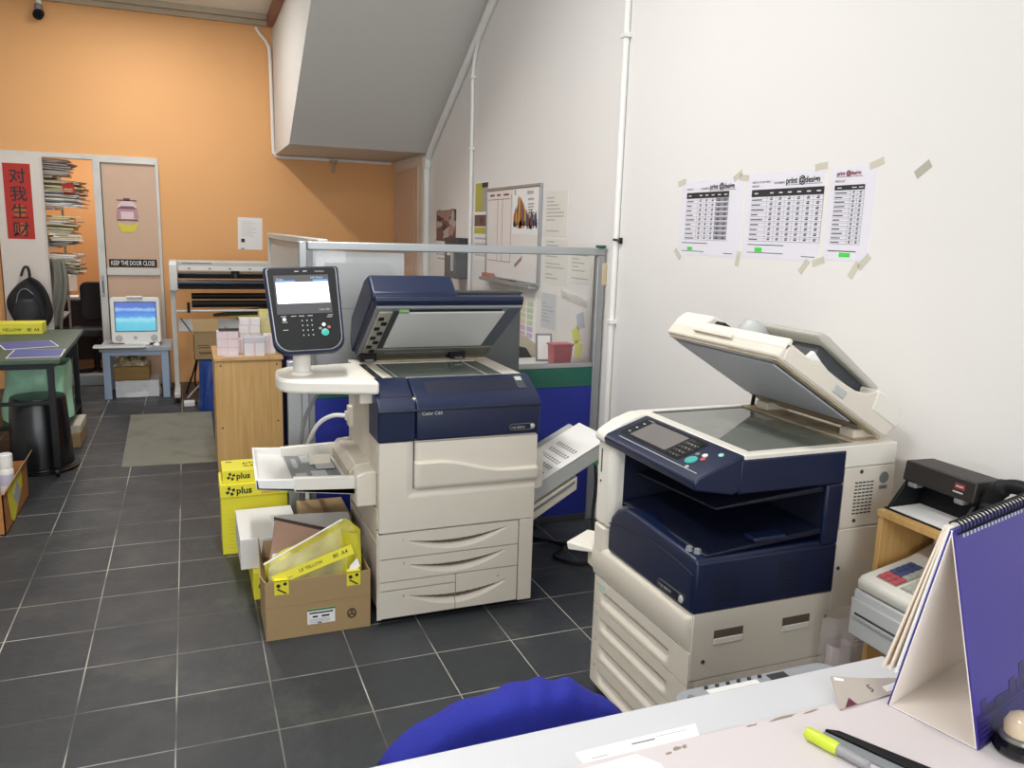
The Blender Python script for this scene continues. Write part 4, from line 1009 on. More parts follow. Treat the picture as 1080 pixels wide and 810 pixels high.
# low counter behind the glass with odds and ends
t = thing('side_counter', 'white counter along the wall behind the partition glass', 'counter', (1.80, 4.45, 0))
part('top', B(1.55, 2.07, 4.05, 5.0, .80, .825), white, t, .004)
for (x, y) in ((1.58, 4.08), (1.58, 4.94), (2.03, 4.08), (2.03, 4.94)): part('leg', B(x, x+.03, y, y+.03, 0, .80), lgrey, t)
t = thing('beige_machine', 'beige rounded machine with a dark opening on the counter behind the partition glass', 'machine', (1.85, 4.55, .825))
b = MB(); b.fprism(Fr((1.85, 4.50, .826), (1, 0, 0), (0, 0, 1)), [(-.16, 0), (-.16, .10), (-.13, .145), (-.06, .16), (.05, .135), (.12, .08), (.15, 0)], -.10, 0)
part('shell', b, mat('beige_shell', '#bdb09a', .5), t, .012, seg=3)
b = MB(); b.fprism(Fr((1.86, 4.498, .826), (1, 0, 0), (0, 0, 1)), [(-.09, 0), (-.08, .05), (-.03, .075), (.04, .06), (.08, 0)], 0, .012)
part('opening', b, black, t, .004)
t = thing('pink_box', 'dull pink plastic box on the counter behind the partition glass', 'box', (1.955, 4.12, .825))
b = MB(); b.hexa([(1.90, 4.08, .826), (2.005, 4.08, .826), (2.005, 4.16, .826), (1.90, 4.16, .826), (1.894, 4.075, .952), (2.012, 4.075, .952), (2.012, 4.165, .952), (1.894, 4.165, .952)])
part('body', b, mat('pink_plastic', '#c5646c', .4), t, .005)
part('lid', B(1.889, 2.017, 4.07, 4.17, .952, .964), mat('pink_plastic', '#c5646c'), t, .003)
t = thing('photo_frame', 'small tilted grey frame beside the pink box behind the glass', 'frame', (1.88, 4.38, .825))
g = Fr((1.895, 4.33, .828), (.97, -.2, .0), (.12, .18, 1))
b = MB(); b.plate(g, 0, 0, .10, .165, 0, .008); part('backing', b, mgrey, t, .002)
part('picture', MB().plate(g, .012, .012, .088, .153, .008, .0095), paper, t)
t = thing('blister_pack', 'clear torn packet hanging at the top of the white sheet behind the glass', 'packet', (WX-.01, 4.2, 1.215))
b = MB()
f = rw(4.40, 1.20, WX-.006)
b.grid(lambda u, v: f.p(.02+.34*u, .05*v-.03*u, .002+.008*v*(1+math.sin(u*9))), 16, 6)
part('film', b, mat('hazy_film', '#e8e7e2', .3, alpha=.6), t)

# ------------------------------------------------------------------ vinyl cutter on its stand
T = thing('vinyl_cutter', 'long white vinyl cutter on a metal stand against the orange wall', 'plotter', (.55, 7.85, 0))
b = MB().prism('x', [(7.62, .985), (7.62, 1.10), (7.64, 1.215), (7.68, 1.245), (7.98, 1.245), (8.02, 1.20), (8.02, .985)], -.155, -.085)
part('end_cover', b, alu_w, T, .01, seg=3)
b = MB().prism('x', [(7.62, .985), (7.62, 1.10), (7.64, 1.215), (7.68, 1.245), (7.98, 1.245), (8.02, 1.20), (8.02, .985)], 1.25, 1.32)
part('end_cover', b, alu_w, T, .01, seg=3)
b = MB().prism('x', [(7.70, 1.205), (7.70, 1.238), (7.96, 1.243), (7.96, 1.165), (7.73, 1.165)], -.085, 1.25); part('top_cover', b, alu_w, T, .004)
b = MB().prism('x', [(7.70, 1.16), (7.70, 1.203), (7.71, 1.203), (7.73, 1.16)], -.085, 1.25); part('front_lip', b, white, T, .002)
part('name_strip', B(-.05, .20, 7.698, 7.701, 1.222, 1.232), mgrey, T)
for k in range(6): part('clip', B(.0+.17*k, .02+.17*k, 7.695, 7.70, 1.175, 1.185), mgrey, T)
part('rail', MB().tube([(-.085, 7.74, 1.135), (1.25, 7.74, 1.135)], .012, 8), steel, T)
cg = part('carriage', B(.36, .43, 7.70, 7.76, 1.10, 1.165), black, T, .006)
part('blade_holder', MB().lathe([(.012, 0), (.012, .04)], (.395, 7.695, 1.10), 10), dgrey, cg)
part('platen', B(-.085, 1.25, 7.66, 7.97, 1.0, 1.04), black, T, .01)
part('grit_roller', MB().tube([(-.085, 7.67, 1.055), (1.25, 7.67, 1.055)], .028, 12), mat('blue_black_roller', '#232a35', .3), T)
part('back_bar', MB().tube([(-.085, 7.9, 1.10), (1.25, 7.9, 1.10)], .02, 10), dgrey, T)
for x in (-.125, 1.285):
    s = part('leg', B(x-.025, x+.015, 7.76, 7.80, .05, .985), alu_w, T, .003)
    fo = part('foot', B(x-.03, x+.02, 7.55, 8.05, .05, .085), alu_w, T, .004)
    for y in (7.60, 8.0):
        part('caster', MB().lathe([(.02, -.012), (.025, -.008), (.025, .008), (.02, .012)], (x-.005, y, .025), 14, ax=(1, 0, 0)), black, fo)
part('roll_holder', MB().tube([(.02, 7.78, .93), (1.25, 7.78, .93)], .028, 12), black, T)
part('roll_holder', MB().tube([(.02, 7.72, .865), (1.25, 7.72, .865)], .032, 12), black, T)
part('roll_shaft', MB().tube([(-.11, 7.70, .805), (1.25, 7.70, .805)], .010, 8), white, T)
part('shaft_clamp', MB().box(-.02, .005, 7.68, 7.72, .79, .88), black, T)
part('olive_plank', MB().prism('y', [(.20, .735), (.70, .745), (.70, .825), (.45, .80), (.20, .76)], 7.86, 7.87), mat('dark_olive', '#46432f', .7), T)  # dark plank behind the card bundles, attached here to the stand
part('yellow_flat_piece', MB().prism('y', [(.33, .725), (.66, .735), (.66, .755), (.33, .742)], 7.83, 7.84), yellow_d, T)  # flat yellow piece beside the plank, not a cutter part
part('catch_sheet', B(-.10, .60, 7.90, 7.905, .60, .71), white, T)
b = MB().tube([(-.08, 7.89, .72), (.0, 7.89, .60)], .005, 6).tube([(.40, 7.89, .72), (.52, 7.89, .60)], .005, 6); part('sheet_cord', b, dgrey, T)
# cables under it
def cable(path, r, label, m=black):
    return solo('cable', MB().tube(smoothpath(path, 5), r, 6), m, label, 'cable')
cable([(-.06, 7.9, .02), (.0, 7.85, .20), (.05, 7.9, .35), (.02, 7.95, .10), (.12, 7.8, .012), (.25, 7.75, .012)], .008, 'dark looping cable on the floor under the vinyl cutter')
cable([(-.05, 7.72, .012), (.04, 7.78, .10), (.10, 7.74, .14), (.06, 7.7, .012), (.18, 7.68, .012), (.26, 7.74, .012)], .007, 'pale cable coiled on the floor under the vinyl cutter', lgrey)
t = thing('power_adapter', 'white plug adapter on the floor beside the blue bag', 'adapter', (.02, 7.42, 0))
part('body', B(-.08, .01, 7.40, 7.47, 0, .045), white, t, .006); part('plug', B(.01, .03, 7.42, 7.45, .008, .035), black, t, .003)

# ------------------------------------------------------------------ plywood cabinet with banded card bundles
T = thing('plywood_cabinet', 'plywood cabinet turned with its plain back to the viewer, card bundles on top', 'cabinet', (.335, 5.55, 0))
part('top_board', B(.125, .545, 5.27, 5.83, .732, .752), wood, T, .002)
part('back_board', B(.135, .535, 5.285, 5.30, 0, .732), wood, T, .001)
part('side_board', B(.13, .15, 5.30, 5.81, 0, .732), wood, T, .001); part('side_board', B(.515, .535, 5.30, 5.81, 0, .732), wood, T, .001)
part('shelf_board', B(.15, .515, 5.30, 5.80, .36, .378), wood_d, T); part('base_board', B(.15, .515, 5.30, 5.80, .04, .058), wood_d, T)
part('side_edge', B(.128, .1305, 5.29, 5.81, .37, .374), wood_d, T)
for (x, z) in ((.165, .70), (.505, .70), (.165, .30), (.505, .33)): part('screw_cap', MB().lathe([(.006, 0), (.006, .002)], (x, 5.285, z), 10, ax=(0, -1, 0)), dgrey, T)
CT = .752
def bundle(x, y, z, w, d, h, m, label, rz=0, m2=None):
    t = thing('card_bundle', label, 'card bundle', (x, y, z), 'banded card bundles on the plywood cabinet')
    b = MB().box(x-w/2, x+w/2, y-d/2, y+d/2, z, z+h); part('cards', b, m, t, .002)
    b = MB().box(x-w/2-.001, x+w/2+.001, y-.008, y+.008, z-.0, z+h+.0008); b.box(x-.006, x+.006, y-d/2-.001, y+d/2+.001, z, z+h+.0008)
    part('band', b, m2 or pinkp, t)
    t.rotation_euler.z = rz
    return t
cw = mat('bundle_white', '#e4dfe0', .6, var=.03, scale=40); cpk = mat('bundle_pink', '#e0cdd0', .6, var=.03, scale=40); cg_ = mat('bundle_grey', '#c9c9d2', .4, var=.05)
bundle(.215, 5.42, CT, .13, .10, .052, cpk, 'bottom pinkish bundle of the left stack on the plywood cabinet')
bundle(.215, 5.42, CT+.053, .128, .10, .05, cpk, 'middle pinkish bundle of the left stack on the plywood cabinet', .03)
bundle(.217, 5.42, CT+.104, .13, .10, .048, cpk, 'top pinkish bundle of the left stack under the dark tray', -.02)
t = thing('card_tray', 'flat dark tray on top of the left pinkish bundle stack', 'tray', (.22, 5.43, CT+.153))
part('tray', B(.165, .285, 5.385, 5.475, CT+.1535, CT+.162), dgrey, t, .003); part('rim', MB().box(.165, .285, 5.385, 5.39, CT+.162, CT+.172), dgrey, t)
bundle(.365, 5.60, CT, .13, .10, .06, cw, 'bottom white bundle of the tall back stack on the plywood cabinet')
bundle(.365, 5.60, CT+.061, .13, .10, .055, cw, 'second white bundle of the tall back stack on the plywood cabinet', .05)
bundle(.363, 5.60, CT+.117, .13, .10, .052, cw, 'third white bundle of the tall back stack on the plywood cabinet', -.03)
bundle(.365, 5.60, CT+.170, .128, .10, .045, cw, 'top white bundle of the tall back stack on the plywood cabinet', .02)
bundle(.372, 5.36, CT, .125, .09, .085, cw, 'lower white bundle nearest the front edge of the plywood cabinet', .04)
bundle(.375, 5.36, CT+.086, .128, .09, .035, cg_, 'grey film-wrapped bundle on top of the front white bundle', .0)
bundle(.30, 5.49, CT, .05, .08, .09, cw, 'narrow white bundle squeezed between the pinkish stack and the front bundle')
bundle(.475, 5.47, CT, .07, .12, .12, cw, 'white bundle at the right rear of the plywood cabinet by the touch panel')
t = thing('yellow_carton', 'pale yellow printed carton standing at the back right of the plywood cabinet', 'carton', (.48, 5.72, CT))
part('carton', B(.435, .525, 5.65, 5.79, CT, CT+.255), mat('cream_yellow_print', '#d8cf95', .55, stain='#8b8048', samt=.8, sscale=22), t, .004)
part('flap', B(.437, .523, 5.652, 5.72, CT+.255, CT+.2575), yellow_d, t)
solo('paper_slip', MB().fprism(Fr((.17, 5.32, CT+.0005), (1, 0, 0), (0, 1, 0)), [(0, 0), (.09, -.02), (.16, .03), (.04, .05)], 0, .001), paper, 'loose white paper slip on the front left of the plywood cabinet top', 'paper')
# blue bag and an open carton on top of it
t = thing('blue_bag', 'blue plastic bag standing on the floor left of the plywood cabinet', 'bag', (.17, 7.32, 0))
b = MB(); rr = random.Random(4)
def bagfn(x0, x1, y0, y1, z1, amp, seed):
    r_ = random.Random(seed); ph = [r_.random()*6 for _ in range(6)]
    def fn(u, v):
        a = u*2*math.pi; k = 1-.10*v+amp*math.sin(3*a+ph[0]+4*v)+amp*.7*math.sin(7*a+ph[1]-6*v)
        e = 3.2; ca, sa = math.cos(a), math.sin(a)
        sx = abs(ca)**(2/e)*(1 if ca >= 0 else -1); sy = abs(sa)**(2/e)*(1 if sa >= 0 else -1)
        return ((x0+x1)/2+(x1-x0)/2*sx*k, (y0+y1)/2+(y1-y0)/2*sy*k, z1*v)
    return fn
b.grid(bagfn(.04, .33, 7.17, 7.47, .42, .03, 2), 40, 14); 
b.box(.06, .30, 7.20, 7.44, .005, .435)
part('sack', b, blue_bag, t)
T = thing('open_carton', 'open brown cardboard carton sitting on the blue bag', 'carton', (.125, 7.32, .436))
z0 = .4365
b = MB(); x0, x1, y0, y1, z1 = .02, .225, 7.22, 7.42, z0+.22
b.box(x0, x1, y0, y0+.005, z0, z1); b.box(x0, x1, y1-.005, y1, z0, z1); b.box(x0, x0+.005, y0, y1, z0, z1); b.box(x1-.005, x1, y0, y1, z0, z1); b.box(x0, x1, y0, y1, z0, z0+.005)
part('box', b, card, T)
b = MB(); b.hexa([(x0, y1, z1), (x1, y1, z1), (x1, y1+.004, z1), (x0, y1+.004, z1), (x0-.01, y1+.05, z1+.10), (x1, y1+.05, z1+.10), (x1, y1+.054, z1+.10), (x0-.01, y1+.054, z1+.10)]); part('flap', b, card, T)
b = MB(); b.hexa([(x1, y0, z1), (x1+.004, y0, z1), (x1+.004, y1, z1), (x1, y1, z1), (x1+.06, y0, z1+.04), (x1+.064, y0, z1+.04), (x1+.064, y1, z1+.04), (x1+.06, y1, z1+.04)]); part('flap', b, card, T)
part('lettering', MB().tube([(.06+.12*k/20, 7.219, z0+.06+.012*math.sin(k*1.5)) for k in range(21)], .004, 5).box(.05, .16, 7.2185, 7.22, z0+.10, z0+.107).box(.05, .14, 7.2185, 7.22, z0+.12, z0+.127), mat('brown_ink', '#5a4630', .7), T)

# ------------------------------------------------------------------ blue grey table with the old all-in-one computer
TB = mat('blue_grey_paint', '#9fb0c8', .5, var=.04)
T = thing('small_table', 'pale blue-grey small square table in front of the sliding door', 'table', (-.46, 8.1, 0))
part('tabletop', B(-.755, -.165, 7.85, 8.40, .43, .468), mat('table_top_grey', '#a5a9b0', .5), T, .004)
for (x, y) in ((-.705, 7.86), (-.225, 7.86), (-.705, 8.34), (-.225, 8.34)): part('leg', B(x-.03+.0, x+.03, y, y+.05, 0, .43), TB, T, .003)
b = MB(); b.box(-.675, -.255, 7.865, 7.885, .392, .43); part('apron', b, TB, T, .002)
T = thing('computer', 'white rounded all-in-one computer showing a blue sea picture', 'computer', (-.455, 8.1, .468))
f = Fr((-.455, 7.97, .478), (1, 0, 0), (0, .06, 1))
sh = part('shell', MB().rplate(f, -.205, .012, .205, .425, -.05, .0, .03), white, T, .008, seg=3)
b = MB(); n1 = b.add([f.p(x, y, -.05) for x, y in ((-.2, .02), (.2, .02), (.2, .42), (-.2, .42))]); n2 = b.add([f.p(x, y, -.33) for x, y in ((-.08, .02), (.08, .02), (.08, .28), (-.08, .28))])
for i in range(4): b.face((n1+i, n1+(i+1) % 4, n2+(i+1) % 4, n2+i))
b.face([n1+i for i in range(4)]); b.face([n2+i for i in range(4)]); part('rear_housing', b, white, T, .01)
part('bezel', MB().plate(f, -.172, .115, .172, .385, .0, .002), dgrey, T)
o = part('screen', MB().plate(f, -.165, .122, .165, .378, .002, .003), sea_screen_mat(), T)
for x in (-.145, .145): part('speaker', MB().lathe([(.028, 0), (.03, .003), (.022, .004)], f.p(x, .058, .0), 18, ax=f.n), lgrey, T)
part('emblem', MB().fprism(f, [(-.01+.016*math.cos(a/10*6.283), .06+.018*math.sin(a/10*6.283)) for a in range(10)], 0, .0015), lgrey, T)
part('stand', B(-.56, -.35, 7.96, 8.22, .4685, .492), white, T, .006)
part('camera_clip', B(-.52, -.39, 7.965, 8.0, .895, .915), white, T, .006)
T = thing('keyboard', 'white keyboard at the front edge of the blue-grey table', 'keyboard', (-.60, 7.88, .468))
part('base', B(-.80, -.38, 7.80, 7.93, .4688, .485), white, T, .004)
b = MB()
for r_ in range(5):
    for c_ in range(18): b.box(-.79+c_*.0225, -.772+c_*.0225, 7.81+r_*.023, 7.828+r_*.023, .485, .489)
part('keys', b, lgrey, T)
T = thing('mouse', 'white mouse right of the keyboard on the blue-grey table', 'mouse', (-.29, 7.90, .468))
b = MB().lathe([(.0, .0), (.03, .0), (.032, .01), (.026, .022), (.012, .030), (.0, .032)], (0, 0, 0), 20); b.xf(Matrix.Translation((-.29, 7.90, .4688)) @ Matrix.Diagonal((1.0, 1.7, 1, 1))); part('shell', b, white, T)
part('button_line', B(-.2915, -.2885, 7.855, 7.88, .4905, .4925), lgrey, T)
T = thing('white_parcel', 'white wrapped parcel on the floor under the blue-grey table', 'parcel', (-.47, 8.08, 0))
b = MB().grid(bagfn(-.665, -.275, 7.93, 8.28, .15, .02, 8), 44, 8); b.box(-.65, -.29, 7.94, 8.26, .0, .148); part('wrap', b, mat('white_wrap', '#dcdde0', .35, var=.08, scale=14, bump=.5, bscale=16), T)
T = thing('brown_parcel', 'brown paper parcel on top of the white parcel under the table', 'parcel', (-.52, 8.08, .15))
part('wrap', B(-.66, -.36, 7.95, 8.22, .1505, .285), mat('kraft_paper', '#94743c', .6, var=.15, bump=.5, bscale=18), T, .012, seg=3)
part('tape', B(-.64, -.38, 7.949, 8.221, .22, .235), mat('brown_tape', '#8a6a35', .3), T)
T = thing('foil_bag', 'crumpled patterned foil bag on the brown parcel under the table', 'bag', (-.52, 8.05, .30))
b = MB().grid(lambda u, v: (-.66+.30*u, 7.93+.16*v, .287+.085*math.sin(math.pi*v)*math.sin(math.pi*u)**.5*(1+.4*math.sin(u*17+v*9))), 22, 10); part('foil', b, mat('camo_foil', '#9a8a66', .3, metal=.2, stain='#e3dcc8', samt=.9, sscale=22), T)

# ------------------------------------------------------------------ worn grey floor mat
solo('floor_mat', MB().fprism(Fr((0, 0, 0), (1, 0, 0), (0, 1, 0)), [(-.454, 5.605), (.13, 5.576), (.137, 7.156), (-.486, 7.167)], 0, .003), mat('worn_mat', '#7d7d70', .7, var=.15, scale=5, stain='#5c5b50', samt=.7, sscale=4), 'worn pale grey mat lying on the dark tiles in the aisle', 'floor mat')

# ------------------------------------------------------------------ work table at the far left
T = thing('work_table', 'black steel work table with a dark green cutting top', 'table', (-1.4, 6.3, 0))
part('tabletop', MB().prism('z', [(-2.2, 5.42), (-.735, 5.42), (-.765, 6.93), (-2.2, 6.93)], .722, .748), green_top, T, .003)
LG = mat('black_steel', '#17181b', .4, metal=.3)
def bar(x0, x1, y0, y1, z0, z1, n='rail'): return part(n, B(x0, x1, y0, y1, z0, z1), LG, T, .002)
for (x, y) in ((-.80, 5.50), (-.80, 6.66), (-2.15, 5.50), (-2.15, 6.66)):
    l_ = bar(x-.018, x+.018, y-.018, y+.018, .06, .722, 'leg')
    part('caster', MB().lathe([(.022, -.012), (.03, -.008), (.03, .008), (.022, .012)], (x, y, .03), 14, ax=(1, 0, 0)), LG, l_)
bar(-2.15, -.80, 5.485, 5.515, .68, .715); bar(-.815, -.785, 5.5, 6.66, .68, .715); bar(-2.15, -.80, 6.645, 6.675, .68, .715)
bar(-2.15, -.80, 5.485, 5.515, .46, .48); bar(-.815, -.785, 5.95, 6.66, .205, .225); bar(-2.15, -.80, 6.645, 6.675, .205, .225); bar(-2.15, -.80, 5.94, 5.97, .205, .225)
part('shelf', B(-2.15, -.80, 5.97, 6.64, .22, .23), LG, T)
T = thing('ream_carton', 'flat yellow printed paper carton on the green work table', 'carton', (-1.25, 6.80, .7485))
part('carton', B(-1.55, -1.0, 6.66, 6.86, .749, .826), yellow, T, .002)
f = Fr((-1.55, 6.66, .749), (1, 0, 0), (0, 0, 1))
part('lettering', MB().text(f, .30, .022, 'YELLOW', .03, .001).text(f, .455, .020, '80  A4', .035, .001, width=.075), ink, T)
def flat_sheet(name, pts, z, m, border, label, cat):
    t = thing(name, label, cat, (sum(p[0] for p in pts)/4, sum(p[1] for p in pts)/4, z))
    part('sheet', MB().fprism(Fr((0, 0, z), (1, 0, 0), (0, 1, 0)), pts, 0, .002), border, t)
    cx, cy = sum(p[0] for p in pts)/4, sum(p[1] for p in pts)/4
    part('print', MB().fprism(Fr((0, 0, z), (1, 0, 0), (0, 1, 0)), [(cx+(x-cx)*.95, cy+(y-cy)*.95) for x, y in pts], .002, .0026), m, t)
bl = mat('blue_print', '#46559b', .5, var=.1)
flat_sheet('blue_sheet', [(-1.10, 5.875), (-.81, 5.99), (-.90, 6.29), (-1.20, 6.19)], .7485, bl, paper, 'blue printed sheet lying further back on the green table', 'printed sheet')
flat_sheet('blue_sheet', [(-1.03, 5.505), (-.74, 5.525), (-.755, 5.85), (-1.045, 5.86)], .7485, bl, paper, 'blue printed sheet with white border near the front corner of the green table', 'printed sheet')
T = thing('green_bag', 'bulging green plastic bag on the lower shelf of the work table', 'bag', (-.93, 6.35, .231))
b = MB().grid(bagfn(-1.20, -.79, 6.05, 6.60, .36, .05, 11), 40, 16); part('bag', b.xf(Matrix.Translation((0, 0, .231))), plast_g, T)
T = thing('flat_parcel', 'flat pale boxes wedged low at the corner under the green bag', 'parcel', (-.74, 6.35, .0))
part('carton', B(-.95, -.75, 6.2, 6.60, .0, .10), card, T, .003) ; part('upper_carton', B(-.94, -.745, 6.22, 6.58, .10, .155), mat('pale_carton', '#c5bfae', .6), T, .003)
# black tub
T = thing('black_tub', 'tall black plastic tub with a flared rim standing upside down on the floor', 'tub', (-.915, 5.73, 0))
part('shell', MB().lathe([(.195, 0), (.20, .006), (.195, .03), (.182, .035), (.158, .46), (.152, .472), (.0, .472)], (-.915, 5.73, 0), 40), mat('tub_plastic', '#141416', .25), T)
part('rim', MB().lathe([(.196, 0), (.206, .004), (.206, .018), (.194, .026)], (-.915, 5.73, .0), 40), mat('tub_plastic', '#141416'), T)
# carton at the bottom left edge
T = thing('supply_carton', 'brown carton with yellow printed side holding bottles at the left edge', 'carton', (-1.12, 4.72, 0))
b = MB(); x0, x1, y0, y1, h = -1.33, -.905, 4.50, 5.15, .21
b.box(x0, x1, y0, y0+.006, 0, h); b.box(x0, x1, y1-.006, y1, 0, h); b.box(x0, x0+.006, y0, y1, 0, h); b.box(x1-.006, x1, y0, y1, 0, h); b.box(x0, x1, y0, y1, 0, .006)
part('box', b, mat('orange_brown_card', '#a8703c', .7, var=.08), T)
b = MB().fprism(Fr((x1, 4.6, 0), (0, 1, 0), (0, 0, 1)), [(0, .205), (.38, .205), (.38, .12), (.12, .0), (.05, .03)], 0, .0015); part('yellow_side', b, yellow, T)
b = MB().fprism(Fr((x1, 4.72, 0), (0, 1, 0), (0, 0, 1)), [(0, .14), (.12, .19), (.2, .10), (.1, .05)], .0015, .0025); part('worn_patch', b, lgrey, T)
b = MB(); b.hexa([(x1, y0, h), (x1+.004, y0, h), (x1+.004, y1, h), (x1, y1, h), (x1+.03, y0+.02, h+.05), (x1+.034, y0+.02, h+.05), (x1+.034, y1, h+.06), (x1+.03, y1, h+.06)]); part('flap', b, card, T)
def bottle(x, y, lb, cap):
    t = thing('bottle', lb, 'bottle', (x, y, .0065))
    part('body', MB().lathe([(.03, 0), (.036, .004), (.036, .22), (.034, .235), (.028, .245)], (x, y, .0065), 20), white, t)
    part('cap', MB().lathe([(.033, .245), (.034, .25), (.034, .315), (.03, .32)], (x, y, .0065), 20), cap, t)
    part('label', MB().lathe([(.0365, .15), (.0365, .21)], (x, y, .0065), 20), mat('lilac_label', '#c4c4d6', .5), t)
bottle(-.955, 4.88, 'white capped bottle standing in the carton at the left edge', white)
bottle(-1.05, 4.80, 'bottle with a blue-grey cap beside the white bottle in the left carton', lgrey)
t = thing('wrapped_packet', 'white and blue packet standing at the very left of the carton', 'packet', (-1.19, 4.78, .0065))
part('packet', B(-1.26, -1.13, 4.70, 4.86, .0065, .275), white, t, .006); part('stripe', B(-1.261, -1.129, 4.699, 4.861, .20, .235), mat('packet_blue', '#27408f', .5), t)

# ------------------------------------------------------------------ back office behind the door
T = thing('office_desk', 'dark desk in the back office seen through the doorway', 'desk', (-1.05, 10.0, 0))
DK = mat('dark_wood', '#2a2422', .5)
part('desktop', B(-1.55, -.75, 9.7, 10.4, .70, .73), DK, T, .003); part('front_panel', B(-1.53, -.77, 9.73, 9.76, .08, .70), DK, T)
for x in (-1.53, -.80): part('side_panel', B(x, x+.03, 9.76, 10.38, 0, .70), DK, T)
T = thing('office_monitor', 'pale flat monitor seen from behind on the back office desk', 'monitor', (-1.25, 10.1, .73))
g = Fr((-1.40, 10.05, .80), (1, 0, 0), (-.06, .12, 1)); part('screen_back', MB().rplate(g, 0, 0, .26, .33, -.03, 0, .01), white, T, .004); part('stand', B(-1.34, -1.22, 10.02, 10.16, .731, .80), lgrey, T, .004)
T = thing('office_chair', 'black office chair beside the sliding door in the back office', 'chair', (-.90, 9.35, 0))
part('backrest', MB().rplate(Fr((-.90, 9.30, .55), (1, 0, 0), (0, .05, 1)), -.14, 0, .14, .40, -.06, 0, .07), black_fab, T, .02, seg=3); part('seat', B(-1.12, -.68, 8.95, 9.30, .42, .50), black_fab, T, .02); part('stem', MB().lathe([(.03, .06), (.03, .42)], (-.90, 9.12, 0), 12), black, T)
b = MB()
for k in range(5): a = k*2*math.pi/5; b.tube([(-.90, 9.12, .08), (-.90+.25*math.cos(a), 9.12+.25*math.sin(a), .03)], .018, 6)
part('star_base', b, black, T)
T = thing('hanging_jacket', 'grey trousers hanging at the edge of the white panel in the doorway', 'clothing', (-1.14, 8.92, .55))
b = MB().grid(lambda u, v: (-1.25+.14*u+.02*math.sin(v*5), 8.72+.03*math.sin(u*9+v*3), 1.20-.66*v), 14, 18); o = part('cloth', b, grey_fab, T); sm = o.modifiers.new('Solidify', 'SOLIDIFY'); sm.thickness = .03
b = MB().grid(lambda u, v: (-1.24+.13*u+.02*math.sin(v*5), 8.72+.03*math.sin(u*9+v*3), .54-.54*v+.005), 12, 12); o = part('dark_cloth', b, black_fab, T); sm = o.modifiers.new('Solidify', 'SOLIDIFY'); sm.thickness = .03
T = thing('file_rack', 'steel rack behind the white panel with papers spilling over its shelves', 'rack', (-1.33, 9.1, 0))
for z in (.62, 1.02, 1.30, 1.66, 1.95): part('shelf', B(-1.52, -1.14, 8.80, 9.4, z, z+.02), lgrey, T)
for (x, y) in ((-1.52, 8.80), (-1.52, 9.38), (-1.16, 9.38)): part('upright', B(x, x+.02, y, y+.02, 0, 2.14), lgrey, T)
rr = random.Random(12)
def paper_pile(x, y, z, w, d, h, n, label):
    b = MB()
    for k in range(n):
        zz = z+h*k/n; a = rr.uniform(-.35, .35); g = Fr((x+rr.uniform(-.02, .03), y+rr.uniform(-.03, .03), zz), (math.cos(a), math.sin(a), rr.uniform(-.05, .0)), (-math.sin(a), math.cos(a), 0))
        b.plate(g, -w/2, -d/2, w/2*rr.uniform(.8, 1.1), d/2, 0, h/n*.8, rr.choice((0, 0, 1, 2)))
    solo('paper_pile', b, [paper, mat('manila', '#d8cfa8', .7), mat('grey_folder', '#8c8a84', .7)], label, 'papers', 'papers on the steel rack')
paper_pile(-1.14, 8.98, 1.975, .26, .34, .15, 14, 'topmost pile of papers on the steel rack in the doorway')
paper_pile(-1.10, 8.98, 1.685, .36, .36, .25, 24, 'thick pile of papers bulging from the second shelf of the steel rack')
paper_pile(-1.13, 8.98, 1.325, .26, .36, .28, 18, 'pile of papers and folders on the middle shelf of the steel rack')
paper_pile(-1.12, 8.98, 1.045, .28, .34, .20, 12, 'low pile of cream folders on the lower shelf of the steel rack')
solo('red_packet', MB().plate(Fr((-1.05, 8.77, 1.80), (1, 0, .2), (-.2, 0, 1)), 0, 0, .10, .10, -.012, 0), redp, 'small red packet among the papers on the steel rack', 'packet')
solo('desk_papers', MB().plate(Fr((-1.30, 9.76, .731), (1, .2, 0), (-.2, 1, 0)), 0, 0, .22, .25, 0, .025).plate(Fr((-1.10, 9.78, .731), (1, -.3, 0), (.3, 1, 0)), 0, 0, .2, .2, 0, .05), paper, 'white papers strewn on the back office desk', 'papers')
# backpack on the white panel
T = thing('backpack', 'black backpack hanging against the white panel below the red banner', 'backpack', (-1.36, 8.42, .60))
b = MB().grid(lambda u, v: (-1.345+(.18*math.sin(math.pi*min(1, .12+v*.95))**.6)*math.cos(u*2*math.pi)+.01*math.sin(v*9), 8.43+.09*math.sin(u*2*math.pi)*math.sin(math.pi*(.08+.88*v))**.5, .58+.50*v), 28, 16)
part('body', b, black_fab, T)
b = MB().grid(lambda u, v: (-1.365+.11*math.cos(u*math.pi)*(.6+.4*math.sin(math.pi*v)), 8.36-.045*math.sin(u*math.pi), .62+.24*v), 14, 8); o = part('front_pocket', b, mat('black_nylon', '#2b2e33', .55, bump=.3), T); sm = o.modifiers.new('Solidify', 'SOLIDIFY'); sm.thickness = .01
part('strap', MB().tube(smoothpath([(-1.33, 8.36, 1.05), (-1.24, 8.34, .98), (-1.20, 8.36, .80), (-1.22, 8.38, .62)]), .018, 6), black_fab, T)
part('handle', MB().tube(smoothpath([(-1.40, 8.43, 1.06), (-1.38, 8.48, 1.13), (-1.35, 8.48, 1.13), (-1.33, 8.43, 1.06)]), .012, 6), black_fab, T)
part('zip', MB().tube(smoothpath([(-1.46, 8.35, .70), (-1.42, 8.335, .90), (-1.36, 8.33, .95), (-1.30, 8.335, .90)]), .005, 5), mgrey, T)

